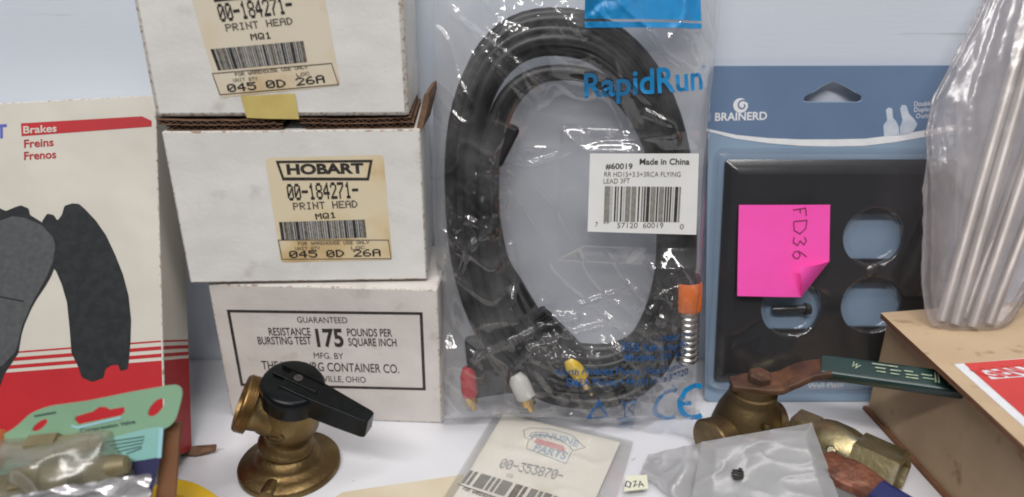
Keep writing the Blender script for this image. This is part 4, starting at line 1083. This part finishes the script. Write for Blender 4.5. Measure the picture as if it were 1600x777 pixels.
# ------------------------------------------------------------------ green carded fitting, lower left
gT = PY(286, 603, .262); gL = PY(0, 689, .252)
gex = (gT - gL); gup = Vector((0, .36, 1))
KG = Face(gL, gex, gup)
tgc = thing('hanging_card', 'green and aqua blister card with a brass fitting, at the lower left corner', 'packaging card', (gL.x + .04, gL.y - .03, 0))
G = lambda u, v: KG.loc(u, v)
out = rrect([G(-70, 700), G(-60, 820), G(236, 778), G(252, 672), G(272, 668), G(290, 598), G(204, 613), G(135, 627), G(76, 635), G(48, 645), G(24, 668), G(-30, 700)], [.001, .001, .001, .001, .006, .007, .002, .003, .003, .003, .003, .003])
h1 = [G(*p) for p in ((116, 657), (118, 651), (145, 643), (155, 636), (165, 636), (172, 640), (194, 636), (195, 644), (188, 650), (122, 664))]
h2 = [G(244 + 12 * math.cos(R(t)) + 6 * math.sin(R(t)), 634 + 3 - 14 * math.sin(R(t)) - 6 * math.cos(R(t)) * .6) for t in range(0, 360, 20)]
h3 = [G(62 + 11 * math.cos(R(t)) + 5 * math.sin(R(t)), 665 - 9 * math.sin(R(t)) - 4 * math.cos(R(t))) for t in range(0, 360, 20)]
vs, fs = plate(KG, out, [h1, h2, h3], -.0008, 0); b = MB(); b.add(vs, fs); b.build('card', GREEN, tgc)
b = MB(); b.qpx(KG, [(-40, 752), (252, 715), (254, 666), (232, 669), (150, 690), (-30, 735)], .00015, 0); b.build('printed_panel', AQUA, tgc)
b = MB(); b.qpx(KG, [(246, 716), (252.5, 715), (256, 668), (249, 669)], .0003); b.stroke(KG, [(112, 665), (122, 668), (190, 652)], 4, .0003); b.build('printed_edge', AQUAE, tgc)
b = MB(); b.qpx(KG, [(-45, 825), (235, 782), (251, 714), (215, 720), (130, 735), (-40, 760)], .00025); b.build('printed_lower_band', NAVYC, tgc)
b = MB()
b.text(KG, 'Compression Valve', (126, 676), (212, 661), 5.5, .0003, bold=.02); b.text(KG, 'DANCO', (54, 650), (90, 643), 5, .0003, bold=.02) if False else None
for i, (x0_, x1_, yy) in enumerate([(165, 226, 690), (172, 226, 695), (178, 224, 700), (184, 222, 705), (198, 222, 708)]):
    b.stroke(KG, [(x0_, yy + 1), (x1_, yy - 8)], 1.8, .0003)
b.stroke(KG, [(54, 650), (88, 644)], 2.5, .0003); b.build('lettering', DKTXT, tgc)
b = MB(); P = [(250, 668), (276, 664), (266, 790), (236, 790)]
vs, fs = plate(KG, [G(*p) for p in P], [], -.006, -.004); b.add(vs, fs); b.build('side_strip', TAN, tgc)
# clear blister and the brass fitting in it
def blob(name, pts, hmax, m, par, seed, nu=40, nv=24):
    Q = [G(*p) for p in pts]; b = MB()
    def fn(s, t):
        p = Q[0].lerp(Q[1], s).lerp(Q[3].lerp(Q[2], s), t); e = (max(0, 1 - (2 * s - 1) ** 4) * max(0, 1 - (2 * t - 1) ** 4)) ** .5
        return KG.pt(p.x + .002 * noise.noise((s * 3, t * 3, seed)), p.y + .002 * noise.noise((s * 3, t * 3, seed + 5)), .0005 + hmax * e * (.8 + .35 * noise.noise((s * 4, t * 3, seed + 9))))
    b.grid(fn, nu, nv); return b.build(name, m, par, smooth=True)
blob('blister', [(-70, 850), (236, 800), (176, 672), (-40, 690)], .0205, CLEARB, tgc, 1, 60, 40)
tf = thing('pipe_fitting', 'chunky brass pipe fitting inside the green blister card', 'pipe fitting', KG.px(60, 735, .006))
def FGp(u, v, h): return KG.up(h).px(u, v)
b = MB(); A, B1 = FGp(-30, 772, .007), FGp(118, 742, .006); ax = B1 - A; L = ax.length
b.lathe(A, ax, [(0, .0056), (L * .34, .0056), (L * .35, .0064), (L * .38, .0064)], 28); b.lathe(A, ax, [(L * .40, .0075), (L * .41, .0084), (L * .70, .0084), (L * .71, .0075)], 6, rot=.5); b.lathe(A, ax, [(L * .6, .0060), (L, .0060)], 28)
b.build('body', KHAKI, tf, smooth=True, sharp=R(30))
b = MB(); A2 = A + ax; b.lathe(A2, ax, [(0, .0070), (.0048, .0068), (.0052, .004)], 30); b.build('gasket', BLACKP, tf, smooth=True, sharp=R(40))
b = MB(); A3 = A2 + ax.normalized() * .0050; b.lathe(A3, ax, [(0, .0050), (.006, .0056), (.010, .0052), (.0155, .0036), (.0165, .002)], 28); b.build('nut', KHAKI, tf, smooth=True, sharp=R(30))
b = MB(); A, B1 = FGp(8, 706, .0045), FGp(158, 690, .003); ax = B1 - A; L = ax.length
b.lathe(A, ax, [(0, .0034), (L * .25, .0034), (L * .26, .0056), (L * .56, .0056), (L * .57, .0040), (L * .9, .0038), (L * .91, .0028), (L, .0028)], 6, rot=.2); b.build('stem', KHAKI, tf, smooth=True, sharp=R(25))
b = MB(); GW = KG.up(.0215); Q = [GW.loc(*p) for p in ((-60, 850), (238, 800), (236, 736), (20, 772))]
def wf(s, t):
    p = Q[0].lerp(Q[1], s).lerp(Q[3].lerp(Q[2], s), t); return GW.pt(p.x, p.y, .0035 * ridge(s * 5, t * 3 + s, 1) ** 2)
b.grid(wf, 60, 30); o = b.build('wrapper', mat('silvery_wrapper', (.62, .61, .62), (.50, .49, .50), 60, .22, .5, bump=.6, bscale=120, bdist=.002), tgc, smooth=True)
# orange knob peeping in at the left edge
b = MB(); A = PY(-22, 700, .25); b.lathe(A, (1, -.1, .05), [(0, .006), (.001, .0075), (.0055, .0075), (.0065, .006)], 28)
o = b.build('orange_cap', ORB, None, smooth=True, sharp=R(40)); tag(o, 'orange plastic cap peeping in at the left edge by the green card', 'cap')
# yellow piece
b = MB(); yp = catmull([PZ(215, 850, .012), PZ(235, 790, .014), PZ(262, 765, .012), PZ(300, 772, .010), PZ(335, 800, .008), PZ(350, 850, .006)], 10)
b.sweep(yp, rsec(.010, .004, .0015)); 
for k in range(0):
    p = yp[k]; t = (yp[k + 1] - yp[k - 1]).normalized(); b.sweep([p - t * .0008, p + t * .0008], rsec(.0128, .0062, .002))
o = b.build('yellow_strap', YELLOW, None, smooth=True, sharp=R(50)); tag(o, 'bright yellow plastic strap at the bottom edge beside the green card', 'strap')
